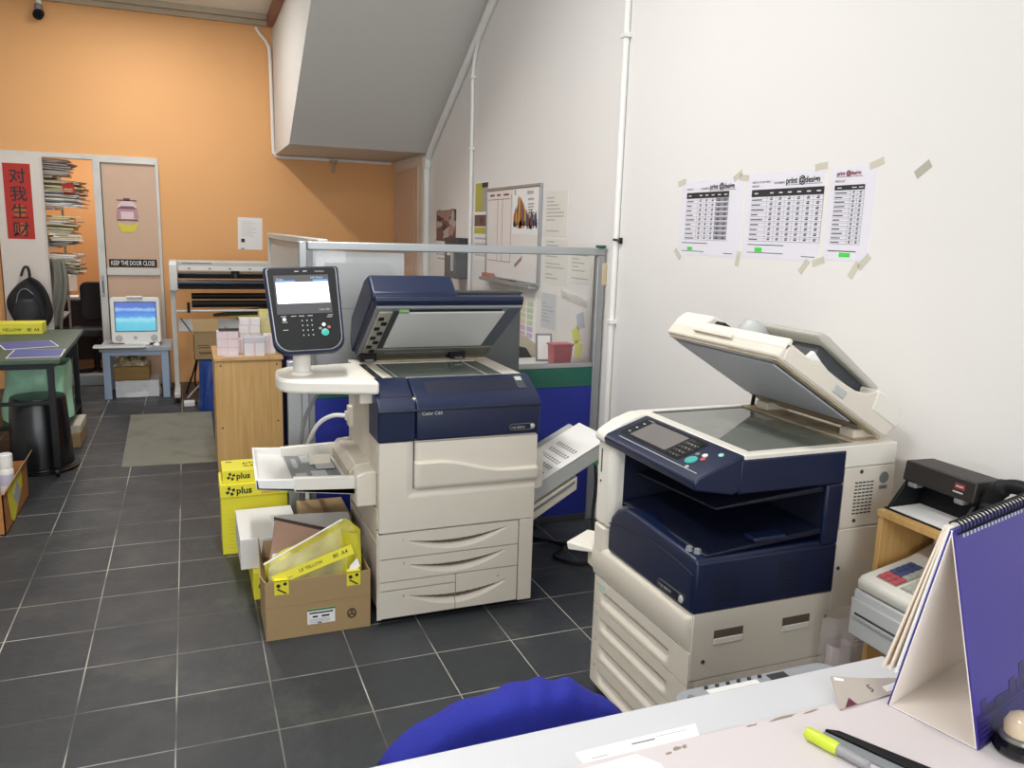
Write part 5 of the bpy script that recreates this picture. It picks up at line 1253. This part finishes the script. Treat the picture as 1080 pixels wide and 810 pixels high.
# ------------------------------------------------------------------ cartons beside the big copier
def openbox(b, x0, x1, y0, y1, z0, z1, t=.005, mi=0):
    b.box(x0, x1, y0, y0+t, z0, z1, mi); b.box(x0, x1, y1-t, y1, z0, z1, mi); b.box(x0, x0+t, y0+t, y1-t, z0, z1, mi); b.box(x1-t, x1, y0+t, y1-t, z0, z1, mi); b.box(x0+t, x1-t, y0+t, y1-t, z0, z0+t, mi)
    return b
T = thing('cardboard_box', 'open brown cardboard box full of torn yellow wrapping beside the copier', 'box', (.423, 3.12, 0))
part('box', openbox(MB(), .222, .625, 2.99, 3.25, 0, .24), card, T, .001)
part('crease', MB().box(.2215, .6255, 2.9892, 2.9905, .1345, .136), card_in, T)
b = MB(); b.hexa([(.222, 2.99, .24), (.226, 2.99, .24), (.226, 3.25, .24), (.222, 3.25, .24), (.205, 3.02, .26), (.209, 3.02, .26), (.222, 3.24, .33), (.218, 3.24, .33)]); part('flap', b, card, T)
b = MB(); b.hexa([(.23, 3.246, .24), (.62, 3.246, .24), (.62, 3.25, .24), (.23, 3.25, .24), (.24, 3.27, .30), (.62, 3.27, .29), (.62, 3.274, .29), (.24, 3.274, .30)]); part('flap', b, card, T)
f = Fr((.222, 2.99, 0), (1, 0, 0), (0, 0, 1))
lb = part('address_label', MB().plate(f, .155, .045, .262, .108, 0, .001), paper, T)
b = MB(); b.plate(f, .155, .100, .262, .108, .001, .0014, 1)
b.plate(f, .163, .088, .255, .094, .001, .0015, 0); b.plate(f, .175, .072, .195, .079, .001, .0015, 0); b.plate(f, .21, .072, .24, .079, .001, .0015, 0)
for k in range(3): b.plate(f, .163, .052+.006*k, .163+.08, .0535+.006*k, .001, .0015, 2)
b.plate(f, .195, .0465, .21, .0505, .001, .0015, 0)
part('label_print', b, [ink, mat('leaf_green', '#3d7a45', .6), inkg], lb)
cx, cy = .328, .068; b = MB()
b.fprism(f, [(cx+.019*math.cos(a/24*6.283), cy+.022*math.sin(a/24*6.283)) for a in range(24)], 0, .0008)
part('round_mark', b, mat('print_brown', '#57462f', .7), T)
b = MB()
for k in range(3):
    a = k*2.094+.5; b.fprism(f, [(cx+.012*math.cos(a+q)*s_, cy+.014*math.sin(a+q)*s_) for q, s_ in ((-.5, 1.1), (.5, 1.1), (.35, .45), (-.35, .45))], .0008, .0014)
part('mark_arrows', b, card, T)
for x in (.034, .309):
    tg = part('yellow_tag', MB().plate(f, x, .185, x+.054, .243, .0, .0012).plate(f, x, .240, x+.054, .2435, -.03, .0012), yellow, T)
    b = MB(); b.fprism(f, [(x+.015+.008*math.cos(a/10*6.283), .222+.008*math.sin(a/10*6.283)) for a in range(10)], .0012, .0018); b.fprism(f, [(x+.040+.007*math.cos(a/10*6.283), .228+.007*math.sin(a/10*6.283)) for a in range(10)], .0012, .0018)
    b.fprism(f, [(x+.008, .208), (x+.013, .212), (x+.046, .190), (x+.041, .187)], .0012, .0018); part('tag_print', b, ink, tg)
t = thing('card_sheet', 'brown card sheet with a white underside leaning inside the cardboard box', 'card', (.44, 3.18, .006))
b = MB(); q = [(.245, 3.09, .26), (.615, 3.20, .20), (.618, 3.235, .285), (.285, 3.225, .404)]
g = (V(q[1])-V(q[0])).cross(V(q[3])-V(q[0])).normalized()*.004
b.hexa(q+[tuple(V(p)+g) for p in q]); part('sheet', b, card_pk, t)
b = MB(); q = [(.245, 3.085, .25), (.40, 3.10, .24), (.45, 3.14, .275), (.265, 3.12, .30)]; b.hexa([tuple(V(p)+V((0, -.004, 0))) for p in q]+[tuple(V(p)+V((0, -.003, .004))) for p in q]); part('white_edge', b, paper, t)
b = MB(); q = [(.282, 3.222, .400), (.618, 3.232, .282), (.618, 3.238, .30), (.282, 3.228, .416)]; b.hexa([tuple(V(p)) for p in q]+[tuple(V(p)+V((0, -.004, 0))) for p in q]); part('dark_edge', b, mat('umber_edge', '#3a2a26', .6), t)
b = MB(); b.hexa([(.30, 3.21, .006), (.34, 3.21, .006), (.34, 3.23, .006), (.30, 3.23, .006), (.30, 3.21, .33), (.34, 3.21, .33), (.34, 3.225, .33), (.30, 3.225, .33)]); part('folded_leg', b, card_pk, t)
t = thing('plastic_wrapper', 'torn yellow transparent ream wrapper sticking out of the cardboard box', 'wrapper', (.42, 3.04, .006))
def film(u, v):
    x0 = .228+.375*u; top = .29+.14*min(1, u/.85)-.05*max(0, (u-.85)/.15); zz = .10+(top-.10)*v
    return (x0, 3.035+.05*v+.012*math.sin(u*11+v*5)+.006*math.sin(u*25-v*9), zz)
part('film', MB().grid(film, 30, 12), mat('yellow_film', '#e6dc3c'), t)
def film2(u, v): return (.50+.10*u, 3.075+.03*math.sin(v*2+u*4), .14+.255*v-.02*u)
part('film_back', MB().grid(film2, 10, 10), yellow_d, t)
b = MB().tube([(.222, 3.03, .298), (.53, 3.075, .432)], .0035, 6); part('white_edge', b, white, t)
part('clear_fold', MB().grid(lambda u, v: (.24+.28*u, 3.02+.02*v, .23+.05*v+.13*u*v), 8, 4), mat('clear_film', '#dcd9c8'), t)
sf_ = Fr((.262, 3.005, .222), (.30, 0, .093), (-.05, .04, .2))
part('printed_strip', MB().plate(sf_, -.005, -.004, .315, .036, .0, .002), yellow, t)
b = MB(); b.text(sf_, .10, .010, 'LE YELLOW', .018, .0026); b.text(sf_, .235, .010, '80  A4', .022, .0026); b.plate(sf_, .01, .006, .07, .008, .002, .0026)
part('strip_print', b, ink, t)
b = MB().fprism(Fr((.53, 3.01, .25), (1, .1, .0), (0, .3, 1)), [(0, -.03), (.06, .0), (.05, .035), (.02, .01)], 0, .002); part('white_corner', b, paper, t)
# white carton on a yellow ream box, brown carton next to it
def yellow_ream(x0, x1, y0, y1, z0, z1, label, lid=None, name='paper_box'):
    t = thing(name, label, 'paper box', ((x0+x1)/2, (y0+y1)/2, z0))
    part('box', B(x0, x1, y0, y1, z0, z1), yellow, t, .003)
    return t
T = yellow_ream(.205, .41, 3.37, 3.74, 0, .125, 'yellow paper box on the floor almost hidden under the white carton')
f = Fr((.205, 3.37, 0), (1, 0, 0), (0, 0, 1)); part('mark', MB().fprism(f, [(.03+.010*math.cos(a/10*6.283), .06+.014*math.sin(a/10*6.283)) for a in range(10)], 0, .001), ink, T)
T = thing('white_carton', 'plain white carton lying on the yellow paper box behind the cardboard box', 'carton', (.29, 3.6, .1255))
part('box', B(.158, .41, 3.41, 3.80, .1255, .262), mat('white_card', '#dedbd6', .6, var=.03), T, .003)
part('seam', B(.157, .159, 3.45, 3.78, .19, .192), lgrey, T)
T = thing('brown_carton', 'brown carton with a white board on top between the white carton and copier', 'carton', (.53, 3.6, 0))
part('box', B(.43, .64, 3.46, 3.74, 0, .30), card, T, .002)
part('tape', B(.53, .555, 3.459, 3.741, .28, .3008), mat('brown_tape', '#8a6a35'), T)
g = Fr((.285, 3.275, .315), (1, 0, -.05), (.06, 1, .16))
t = thing('white_board', 'white carton lid lying across the brown carton and cardboard box', 'carton lid', (.45, 3.36, .30))
b = MB(); b.plate(g, 0, 0, .33, .17, 0, .004); b.hexa([g.p(.33, 0, 0), g.p(.334, 0, 0), g.p(.334, .17, 0), g.p(.33, .17, 0), g.p(.35, .0, -.05), g.p(.354, 0, -.05), g.p(.354, .17, -.05), g.p(.35, .17, -.05)]); part('board', b, white, t)
# two yellow paper boxes
T = yellow_ream(.102, .408, 3.914, 4.13, 0, .286, 'large yellow paper box standing at the foot of the plywood cabinet')
part('lid', B(.098, .412, 3.91, 4.134, .286, .352), yellow, T, .003)
f = Fr((.098, 3.91, .286), (1, 0, 0), (0, 0, 1))
def plus_logo(b, f, x, y, s, word='plus'):
    for k in range(4):
        a = k*math.pi/2+.4; c_, s_ = math.cos(a), math.sin(a)
        b.fprism(f, [(x+c_*.2*s-s_*.15*s, y+s_*.2*s+c_*.15*s), (x+c_*.6*s-s_*.22*s, y+s_*.6*s+c_*.22*s), (x+c_*.62*s+s_*.2*s, y+s_*.62*s-c_*.2*s), (x+c_*.2*s+s_*.15*s, y+s_*.2*s-c_*.15*s)], 0, .001, 0)
    b.text(f, x+.75*s, y-.38*s, word, 1.25*s, .0012, 0, bold=.03)
b = MB(); plus_logo(b, f, .048, .033, .036); b.plate(f, .19, .012, .272, .050, 0, .0008, 1); b.plate(f, .231, .014, .233, .048, .0008, .0012, 2); b.text(f, .195, .021, '80', .027, .0014, 2); b.text(f, .237, .021, 'A4', .027, .0014, 2)
part('lid_print', b, [mat('plus_ink', '#2c2f1c', .6), mat('amber_print', '#d8a83a', .6), mat('pale_yellow', '#efe6a0', .6)], T)
f = Fr((.102, 3.914, 0), (1, 0, 0), (0, 0, 1)); b = MB()
for k in range(9): b.plate(f, .03, .03+.018*k, .055+.012*(k % 3), .034+.018*k, 0, .0008)
part('side_print', b, yellow_d, T)
T = yellow_ream(.112, .36, 3.935, 4.12, .3525, .415, 'small yellow paper packet on top of the large yellow paper box')
f = Fr((.112, 3.935, .3525), (1, 0, 0), (0, 0, 1)); b = MB(); plus_logo(b, f, .04, .032, .032); b.plate(f, .17, .02, .215, .024, 0, .001)
f2 = Fr((.112, 3.935, .415), (1, 0, 0), (0, 1, 0)); b.text(f2, .10, .10, 'plus', .045, .0008, 0, width=.09); b.text(f2, .10, .05, 'A4', .04, .0008, 0); b.plate(f2, .02, .14, .05, .15, 0, .0008)
part('print', b, mat('plus_ink', '#2c2f1c'), T)

# cables on the floor between the copiers
cable([(1.40, 3.62, .01), (1.62, 3.62, .012), (1.72, 3.5, .012), (1.62, 3.38, .012), (1.72, 3.26, .012), (1.95, 3.35, .012), (2.0, 3.6, .012)], .008, 'black cable looping over the floor between the two copiers')
cable([(1.50, 3.72, .01), (1.58, 3.80, .01), (1.68, 3.76, .02), (1.60, 3.70, .01), (1.66, 3.55, .026), (1.95, 3.22, .026), (1.96, 2.9, .010)], .007, 'thin black cable curling near the partition foot')
t = thing('green_clip', 'small green plug on a dark cable hanging by the output tray', 'plug', (1.885, 3.5, .0))
part('cable', MB().tube(smoothpath([(1.885, 3.50, .43), (1.90, 3.51, .30), (1.895, 3.52, .15), (1.90, 3.50, .005)]), .009, 6), dgrey, t)
part('plug', B(1.87, 1.90, 3.485, 3.515, .43, .475), mat('green_plug', '#3fa05a', .4), t, .003)

# ------------------------------------------------------------------ plywood shelf at the right wall
T = thing('plywood_shelf', 'open plywood shelf unit against the white wall right of the near copier', 'shelf', (1.925, 1.36, 0))
part('top_board', B(1.79, 2.075, 1.08, 1.635, .817, .835), wood, T, .001)
part('side_board', B(1.795, 2.07, 1.617, 1.633, 0, .817), wood, T, .001); part('side_board', B(1.795, 2.07, 1.08, 1.096, 0, .817), wood, T, .001)
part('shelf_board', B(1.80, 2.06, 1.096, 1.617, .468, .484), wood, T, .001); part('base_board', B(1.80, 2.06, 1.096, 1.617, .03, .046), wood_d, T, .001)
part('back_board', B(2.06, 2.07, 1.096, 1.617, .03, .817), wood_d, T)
# cash register
T = thing('cash_register', 'beige cash register with coloured keys on the plywood shelf', 'cash register', (1.85, 1.4, .484))
dr = part('cash_drawer', B(1.70, 2.02, 1.22, 1.60, .4845, .624), mat('register_grey', '#c3c4c4', .45, var=.03), T, .006)
part('drawer_front', B(1.692, 1.70, 1.222, 1.598, .492, .600), mat('register_grey', '#c3c4c4'), dr, .003); part('drawer_slot', B(1.690, 1.694, 1.23, 1.58, .556, .562), dgrey, dr); part('drawer_lip', B(1.686, 1.692, 1.24, 1.585, .545, .556), lgrey, dr, .002)
b = MB().prism('y', [(1.70, .626), (1.695, .655), (1.71, .668), (1.88, .700), (1.99, .740), (2.02, .740), (2.02, .626)], 1.225, 1.592)
part('body', b, mat('register_beige', '#d5d2c8', .45, var=.03), T, .010, seg=3)
kf = Fr((1.71, 1.592, .668), (0, -1, 0), (.17, 0, .032))
def keys(name, x0, y0, nx, ny, w, h, m, n0):
    for r_ in range(ny):
        for c_ in range(nx):
            part(name, MB().rplate(kf, x0+c_*w+.001, y0+r_*h+.001, x0+(c_+1)*w-.001, y0+(r_+1)*h-.001, -.002, .006, .003, k=2), m[(r_*nx+c_) % len(m)], T)
kr, kb, kg = mat('red_key', '#b5545c', .5), mat('blue_key', '#4a5580', .5), mat('grey_key', '#aeb0a4', .5)
part('key_bed', MB().plate(kf, .035, .018, .105, .150, -.003, .0015).plate(kf, .115, .02, .235, .125, -.003, .0015), mat('key_bed', '#9c9c92', .5), T)
keys('key', .037, .020, 3, 2, .022, .021, [kr, kr, kr], 0); keys('key', .037, .062, 3, 2, .022, .021, [kb, kb, kg], 0); keys('key', .037, .104, 3, 2, .022, .021, [kb, kb, kg], 0)
keys('key', .118, .022, 4, 4, .028, .024, [kg], 0); keys('key', .24, .022, 3, 4, .028, .024, [kb, kg], 0)
part('display_hump', B(1.93, 2.01, 1.25, 1.56, .74, .775), mat('register_beige', '#d5d2c8'), T, .008)
t = thing('paper_roll_box', 'dim brown packet behind the register at the back of the shelf', 'packet', (1.9, 1.30, .74)) if False else None
# note checker on top of the shelf
T = thing('banknote_checker', 'black banknote checking lamp with a white base sheet on the plywood shelf', 'banknote checker', (1.9, 1.53, .835))
b = MB().prism('y', [(1.865, .918), (1.872, .975), (1.975, .972), (1.985, .915)], 1.405, 1.63); part('lamp_housing', b, mat('checker_black', '#26211f', .5), T, .004)
b = MB().prism('y', [(1.82, .838), (1.885, .920), (1.985, .920), (2.01, .838)], 1.622, 1.632); part('side_cheek', b, black, T, .002)
b = MB().prism('y', [(1.82, .838), (1.885, .920), (1.985, .920), (2.01, .838)], 1.405, 1.415); part('side_cheek', b, black, T, .002)
part('back_panel', MB().prism('y', [(1.935, .84), (1.945, .92), (1.99, .92), (2.01, .84)], 1.415, 1.622), black, T)
part('base', B(1.815, 2.01, 1.40, 1.635, .8355, .840), black, T, .001); part('base_sheet', B(1.82, 1.935, 1.412, 1.62, .840, .842), paper, T)
for y in (1.60, 1.45): part('lamp_foot', B(1.868, 1.90, y-.014, y+.014, .902, .918), mgrey, T, .004)
hf_ = Fr((1.8685, 1.63, .945), (0, -1, 0), (.007, 0, .057))
b = MB(); b.plate(hf_, .165, -.002, .195, .014, .0, .0015); part('red_badge', b, mat('badge_red', '#8a2f2c', .5), T); part('badge_text', MB().plate(hf_, .169, .004, .191, .008, .0015, .002).plate(hf_, .162, -.012, .192, -.008, 0, .001), lgrey, T)
# desk phone
T = thing('telephone', 'dark grey telephone with its handset beside the banknote checker on the shelf', 'telephone', (1.92, 1.26, .835))
b = MB().prism('y', [(1.82, .836), (1.82, .85), (2.03, .93), (2.03, .836)], 1.15, 1.36); part('base', b, dgrey, T, .006)
b = MB().tube(smoothpath([(1.90, 1.385, .925), (1.90, 1.365, .965), (1.905, 1.33, .985), (1.905, 1.26, .985), (1.90, 1.19, .975), (1.90, 1.16, .93)], 5), [.024]*8+[.019]*10+[.024]*8, 12); part('handset', b, black, T)
for y in (1.372, 1.17): part('ear_cup', MB().lathe([(.022, 0), (.03, .008), (.03, .028), (.02, .036)], (1.895, y, .895), 16), black, T)
part('keypad', B(1.86, 1.93, 1.22, 1.30, .868, .905), mgrey, T, .003) if False else None
# hazy plastic bag hanging between copier and shelf
t = thing('clear_bag', 'cloudy clear plastic bag standing between the near copier and shelf', 'bag', (1.77, 1.685, 0))
part('bag', MB().grid(bagfn(1.69, 1.83, 1.645, 1.722, .50, .07, 21), 44, 26), cloudy, t)
part('bundle', MB().grid(bagfn(1.72, 1.80, 1.66, 1.71, .40, .03, 9), 24, 8), mat('pale_pink_waste', '#d3c3c6', .6, var=.2), t)
# low grey machine between copier and desk
T = thing('grey_machine', 'low grey office machine with a label strip between the near copier and the desk', 'office machine', (1.2, 1.27, 0))
b = MB().rplate(Fr((.975, 1.145, 0), (1, 0, 0), (0, 1, 0)), 0, 0, .45, .262, .06, .56, .04); part('body', b, mat('machine_grey', '#9ea1a6', .45), T, .008)
part('foot', B(1.0, 1.40, 1.16, 1.39, 0, .06), dgrey, T)
b = MB(); b.box(1.06, 1.20, 1.355, 1.385, .56, .5615); part('label_strip', b, paper, T)
b = MB()
for k in range(6): b.box(1.06+.03*k, 1.068+.03*k, 1.388, 1.393, .56, .566)
part('catches', b, dgrey, T); part('window', B(1.235, 1.285, 1.36, 1.392, .56, .562), dgrey, T); part('button', MB().lathe([(.008, 0), (.008, .004)], (1.01, 1.37, .56), 12), mgrey, T)

# ------------------------------------------------------------------ front desk
T = thing('front_desk', 'pale grey laminate desk across the foreground', 'desk', (.5, .8, 0))
part('desktop', B(-.45, 1.30, .42, 1.130, .712, .74), desk_w, T, .003)
for (x, y) in ((-.42, .46), (-.42, 1.05), (1.24, .46), (1.24, 1.05)): part('leg', B(x, x+.04, y, y+.04, 0, .712), lgrey, T, .002)
part('modesty_panel', B(-.38, .2, 1.06, 1.075, .30, .712), desk_w, T)
T = thing('side_desk', 'second grey desk meeting the front desk behind the standing calendar', 'desk', (1.53, .8, 0))
part('desktop', B(1.304, 1.74, .42, 1.128, .712, .74), desk_w, T, .003)
for (x, y) in ((1.33, .46), (1.68, .46), (1.33, 1.05), (1.68, 1.05)): part('leg', B(x, x+.04, y, y+.04, 0, .712), lgrey, T, .002)
T = thing('desk_mat', 'pale pinkish desk mat with brown smudges on the front desk', 'desk mat', (.85, .74, .74))
part('mat', MB().prism('z', [(.35, .46), (1.27, .46), (1.27, 1.022), (.35, 1.022)], .7405, .7435), mat_pk, T, .001)
b = MB(); rr = random.Random(6)
def smudge(x, y, w, h, a):
    b = MB(); g = Fr((x, y, .7435), (math.cos(a), math.sin(a), 0), (-math.sin(a), math.cos(a), 0))
    b.fprism(g, [(w*math.cos(q/12*6.283)*(1+.3*rr.uniform(-1, 1)), h*math.sin(q/12*6.283)*(1+.4*rr.uniform(-1, 1))) for q in range(12)], 0, .0003); part('smudge', b, mat('smudge_brown', '#8f8276', .7), T)
for (x, y, w, h, a) in ((.72, 1.004, .008, .004, .2), (.735, 1.005, .006, .0035, .5), (.70, .998, .006, .003, 0), (.95, 1.016, .03, .003, .05), (1.01, 1.015, .02, .002, .1), (.88, 1.016, .012, .002, 0)): smudge(x, y, w, h, a)
t = thing('paper_slip', 'long white printed slip along the back edge of the desk mat', 'paper', (.67, 1.04, .7402))
g = Fr((.556, 1.0245, .7402), (1, -.003, 0), (.0, 1, 0)); part('slip', MB().fprism(g, [(0, 0), (.222, .0), (.236, .033), (.0, .029)], 0, .0008), paper, t)
b = MB(); b.plate(g, .10, .016, .145, .0195, .0008, .0012); b.plate(g, .02, .006, .05, .007, .0008, .0012); b.plate(g, .15, .022, .21, .0227, .0008, .0012); part('print', b, inkg, t)
solo('paper_sheet', MB().fprism(Fr((.50, .86, .7436), (1, .02, 0), (-.02, 1, 0)), [(0, 0), (.16, 0), (.175, .115), (.15, .150), (.0, .146)], 0, .001), paper, 'white sheet corner at the bottom edge on the desk mat', 'paper')
# card stand
t = thing('card_stand', 'low tan acrylic card stand left of the standing calendar', 'card stand', (1.13, 1.04, .7436))
g = Fr((1.062, 1.000, .7436), (1, .06, .0), (.0, .93, .36))
part('plate', MB().fprism(g, [(0, 0), (.19, .0), (.19, .022), (.10, .045), (.038, .066)], 0, .003), mat('tan_acrylic', '#b0a69b', .15, var=.05), t)
part('white_chip', MB().fprism(g, [(.038, .056), (.055, .049), (.058, .053), (.042, .062)], .003, .0036), paper, t)
part('white_tab', MB().fprism(g, [(.125, .006), (.185, .006), (.18, .020), (.125, .018)], .003, .0036), paper, t)
part('maroon_patch', MB().fprism(g, [(.012, .0), (.042, .0), (.036, .016)], .003, .0036), mat('maroon_patch', '#5e1f35', .5), t); part('mark', MB().text(g, .092, .014, '5', .022, .0036), dgrey, t)
part('back_leg', MB().plate(Fr((1.10, 1.028, .7405), (1, .06, 0), (0, 1, 0)), 0, 0, .14, .02, .0, .003), mat('tan_acrylic', '#b0a69b'), t)
# calendar
a = rad(15); ax = V((math.cos(a), math.sin(a), 0)); pp = V((-math.sin(a), math.cos(a), 0)); Lc = .33
A_ = V((1.160, .982, .7405)); B_ = V((1.198, .832, .7445)); B_.z = A_.z = .7445; AP = V((1.158, .902, 1.112))
T = thing('desk_calendar', 'large purple spiral-bound standing calendar on the right of the desk', 'calendar', (1.3, .95, .7445))
def slab(p, q, th, m, name, par, out, inset=0, e0=0, e1=0):
    # slab from edge p to edge q (each extruded along ax), thickness th towards out
    n = out.normalized()*th; b = MB()
    b.hexa([p+ax*e0, p+ax*(Lc-e1), q+ax*(Lc-e1), q+ax*e0, p+ax*e0+n, p+ax*(Lc-e1)+n, q+ax*(Lc-e1)+n, q+ax*e0+n]); return part(name, b, m, par)
fn_ = (AP-B_).cross(ax); fn_ = fn_ if fn_.dot(-pp) > 0 else -fn_      # outward normal of the near leaf
bn_ = (AP-A_).cross(ax); bn_ = bn_ if bn_.dot(pp) > 0 else -bn_
cin = mat('calendar_inner', '#e6ddd4', .6, var=.02)
nl = slab(B_, AP, .003, purple, 'front_leaf', T, fn_); slab(B_, AP, -.002, cin, 'front_lining', T, fn_)
slab(A_, AP, .003, purple, 'back_leaf', T, bn_); slab(A_, AP, -.002, cin, 'back_lining', T, bn_)
slab(A_, B_, .002, cin, 'base_lining', T, V((0, 0, 1))); slab(A_, B_, -.0025, purple, 'base_leaf', T, V((0, 0, 1)))
top = AP+V((0, 0, .004)); low_ = A_+(AP-A_)*.20
for k in range(3):
    o1 = bn_.normalized()*(.004+.004*k)+ax*(-.008-.004*k)
    b = MB(); p, q = low_+o1+bn_.normalized()*.006*k, top+o1*.6; n = bn_.normalized()*.003
    b.hexa([p, p+ax*Lc, q+ax*Lc, q, p+n, p+ax*Lc+n, q+ax*Lc+n, q+n]); part('pages', b, mat('page_cream', '#e7d9c6', .7) if k else paper, T)
# dark skyline printed along the foot of the front leaf
gl = Fr(B_+fn_.normalized()*.003, ax, AP-B_); b = MB(); H_ = (AP-B_).length
b.plate(gl, .004, .0, Lc-.004, .055, 0, .0006)
r_ = random.Random(9); x = .02
while x < Lc-.04:
    w_ = r_.uniform(.012, .03); b.plate(gl, x, .05, x+w_, .055+r_.uniform(.008, .045), 0, .0006); x += w_+r_.uniform(.0, .006)
part('skyline_print', b, purple_d, nl)
b = MB()
for k in range(5): b.plate(gl, .01, .008+.009*k, Lc-.01, .010+.009*k, .0006, .001)
part('print_stripes', b, mat('indigo_print', '#39337a', .4), nl)
for k in range(24):
    c_ = AP+ax*(.012+.0133*k)+V((0, 0, .002)); b = MB()
    pts_ = [c_+(pp*math.cos(q/10*6.283)+V((0, 0, 1))*math.sin(q/10*6.283))*.0115 for q in range(11)]
    b.tube(pts_, .0018, 5); part('ring', b, black, T)
b = MB()
for k in range(24): b.plate(gl, .009+.0133*k, H_-.018, .015+.0133*k, H_-.012, 0, .0006)
part('ring_holes', b, lgrey, nl)
# highlighter, knife, glass weight
t = thing('highlighter', 'lime highlighter pen lying on the desk mat', 'highlighter', (.95, .925, .7436))
P0, P1 = V((.945, .955, .755)), V((.962, .90, .755)); d_ = (P1-P0)
part('cap', MB().tube([P0, P0+d_*.1, P0+d_*.85, P1], [.009, .0115, .0115, .010], 14), mat('lime_cap', '#c3d63a', .35), t); part('barrel', MB().tube([P1, P1+d_*.9], [.009, .008], 12), mat('grey_barrel', '#8f9092', .35), t)
t = thing('paper_knife', 'black and grey cutter knife lying beside the lime highlighter', 'cutter', (1.0, .9, .7436))
g = Fr((.985, .955, .7436), (.45, -.89, 0), (.89, .45, 0)); part('handle', MB().fprism(g, [(0, 0), (.17, -.012), (.17, .016), (.02, .012)], 0, .010), black, t, .002); part('blade_guide', MB().fprism(g, [(.0, -.02), (.17, -.035), (.17, -.013), (.0, -.002)], 0, .006), mgrey, t, .001)
t = thing('tape_dispenser', 'glass and chrome round weight at the foot of the standing calendar', 'paperweight', (1.26, .80, .7445))
c_ = (1.262, .806, .7445)
part('base', MB().lathe([(.034, 0), (.04, .006), (.038, .016), (.03, .022)], c_, 28), blackg, t); part('chrome_ring', MB().lathe([(.030, .0225), (.033, .027), (.031, .032), (.026, .034)], c_, 28), steel, t); part('glass_dome', MB().lathe([(.026, .034), (.027, .05), (.02, .064), (.008, .071), (.0, .072)], c_, 28), mat('amber_glass', '#cbb79b', .08, var=.25, spec=.8), t)
# chair with a blue cloth over its back
T = thing('visitor_chair', 'low chair behind the front desk hidden under a blue cloth', 'chair', (.56, 1.36, 0))
b = MB().fprism(Fr((.32, 1.335, .0), (1, .05, 0), (0, 0, 1)), [(.10, .42), (.10, .58), (.15, .62), (.2, .64), (.36, .63), (.40, .58), (.40, .42)], -.03, 0); part('backrest', b, black_fab, T, .008)
part('seat', B(.45, .72, 1.39, 1.66, .36, .40), black_fab, T, .01)
for (x, y) in ((.47, 1.41), (.70, 1.41), (.47, 1.64), (.70, 1.64)): part('leg', B(x-.015, x+.015, y-.015, y+.015, 0, .36), dgrey, T, .003)
def drape(u, v):
    x = .30+.52*u
    tb = ((.29, .595), (.319, .63), (.376, .665), (.46, .695), (.554, .715), (.63, .705), (.708, .686), (.76, .655), (.799, .615), (.82, .58))
    prof = .58
    for (xa, za), (xb, zb) in zip(tb, tb[1:]):
        if xa <= x <= xb: prof = za+(zb-za)*(x-xa)/(xb-xa)
    prof -= .030
    s = (v-.42)/.58
    if v < .42:   # near side hanging towards the desk
        k = (.42-v)/.42; y = 1.285-.035*k+.012*math.sin(u*21)*k+.008*math.sin(u*37+1)*k; z = prof-.36*k**1.1
        if k < .12: y += .03*(1-k/.12)*0
    elif v < .58: k = (v-.42)/.16; y = 1.285+.075*k; z = prof+.012*math.sin(math.pi*k)
    else: k = (v-.58)/.42; y = 1.36+.03*k*0+.0; z = prof; y = 1.36+.015*k+.008*math.sin(u*18)*k; z = prof-.22*k
    z += .004*math.sin(u*14+v*9)+.003*math.sin(u*29-v*13)
    fold = .010*math.exp(-((u-.60-.35*(v-.5))/.03)**2)+.009*math.exp(-((u-.72-.4*(v-.5))/.03)**2)
    return (x, y, z+fold)
cl = solo('cloth', MB().grid(drape, 70, 46), cloth_b, 'royal blue cloth draped over the chair back behind the front desk', 'cloth', smooth=180)
sm = cl.modifiers.new('Solidify', 'SOLIDIFY'); sm.thickness = .006; sm.offset = 1

# ------------------------------------------------------------------ camera and view
F, PITCH, YAW, ROLL = 849.19, 0.185931, 0.383924, 0.0302433
fw = V((math.sin(YAW)*math.cos(PITCH), math.cos(YAW)*math.cos(PITCH), -math.sin(PITCH)))
rt = V((math.cos(YAW), -math.sin(YAW), 0)); up = rt.cross(fw)
r2 = rt*math.cos(ROLL)+up*math.sin(ROLL); u2 = -rt*math.sin(ROLL)+up*math.cos(ROLL)
cd = bpy.data.cameras.new('Camera'); cam = bpy.data.objects.new('Camera', cd); C.objects.link(cam)
cd.sensor_width = 36; cd.lens = 36*F/1080; cd.clip_start = .02; cd.clip_end = 60
M = Matrix((r2, u2, -fw)).transposed().to_4x4(); M.translation = (0, 0, 1.575); cam.matrix_world = M
SC.camera = cam
vs = SC.view_settings; vs.view_transform = 'Standard'; vs.look = 'None'; vs.exposure = -.06; vs.gamma = 1; vs.use_curve_mapping = False
SC.cycles.max_bounces = 8; SC.cycles.diffuse_bounces = 5; SC.cycles.glossy_bounces = 4; SC.cycles.transparent_max_bounces = 12
SC.cycles.use_denoising = True
SC.cycles.sample_clamp_indirect = 6
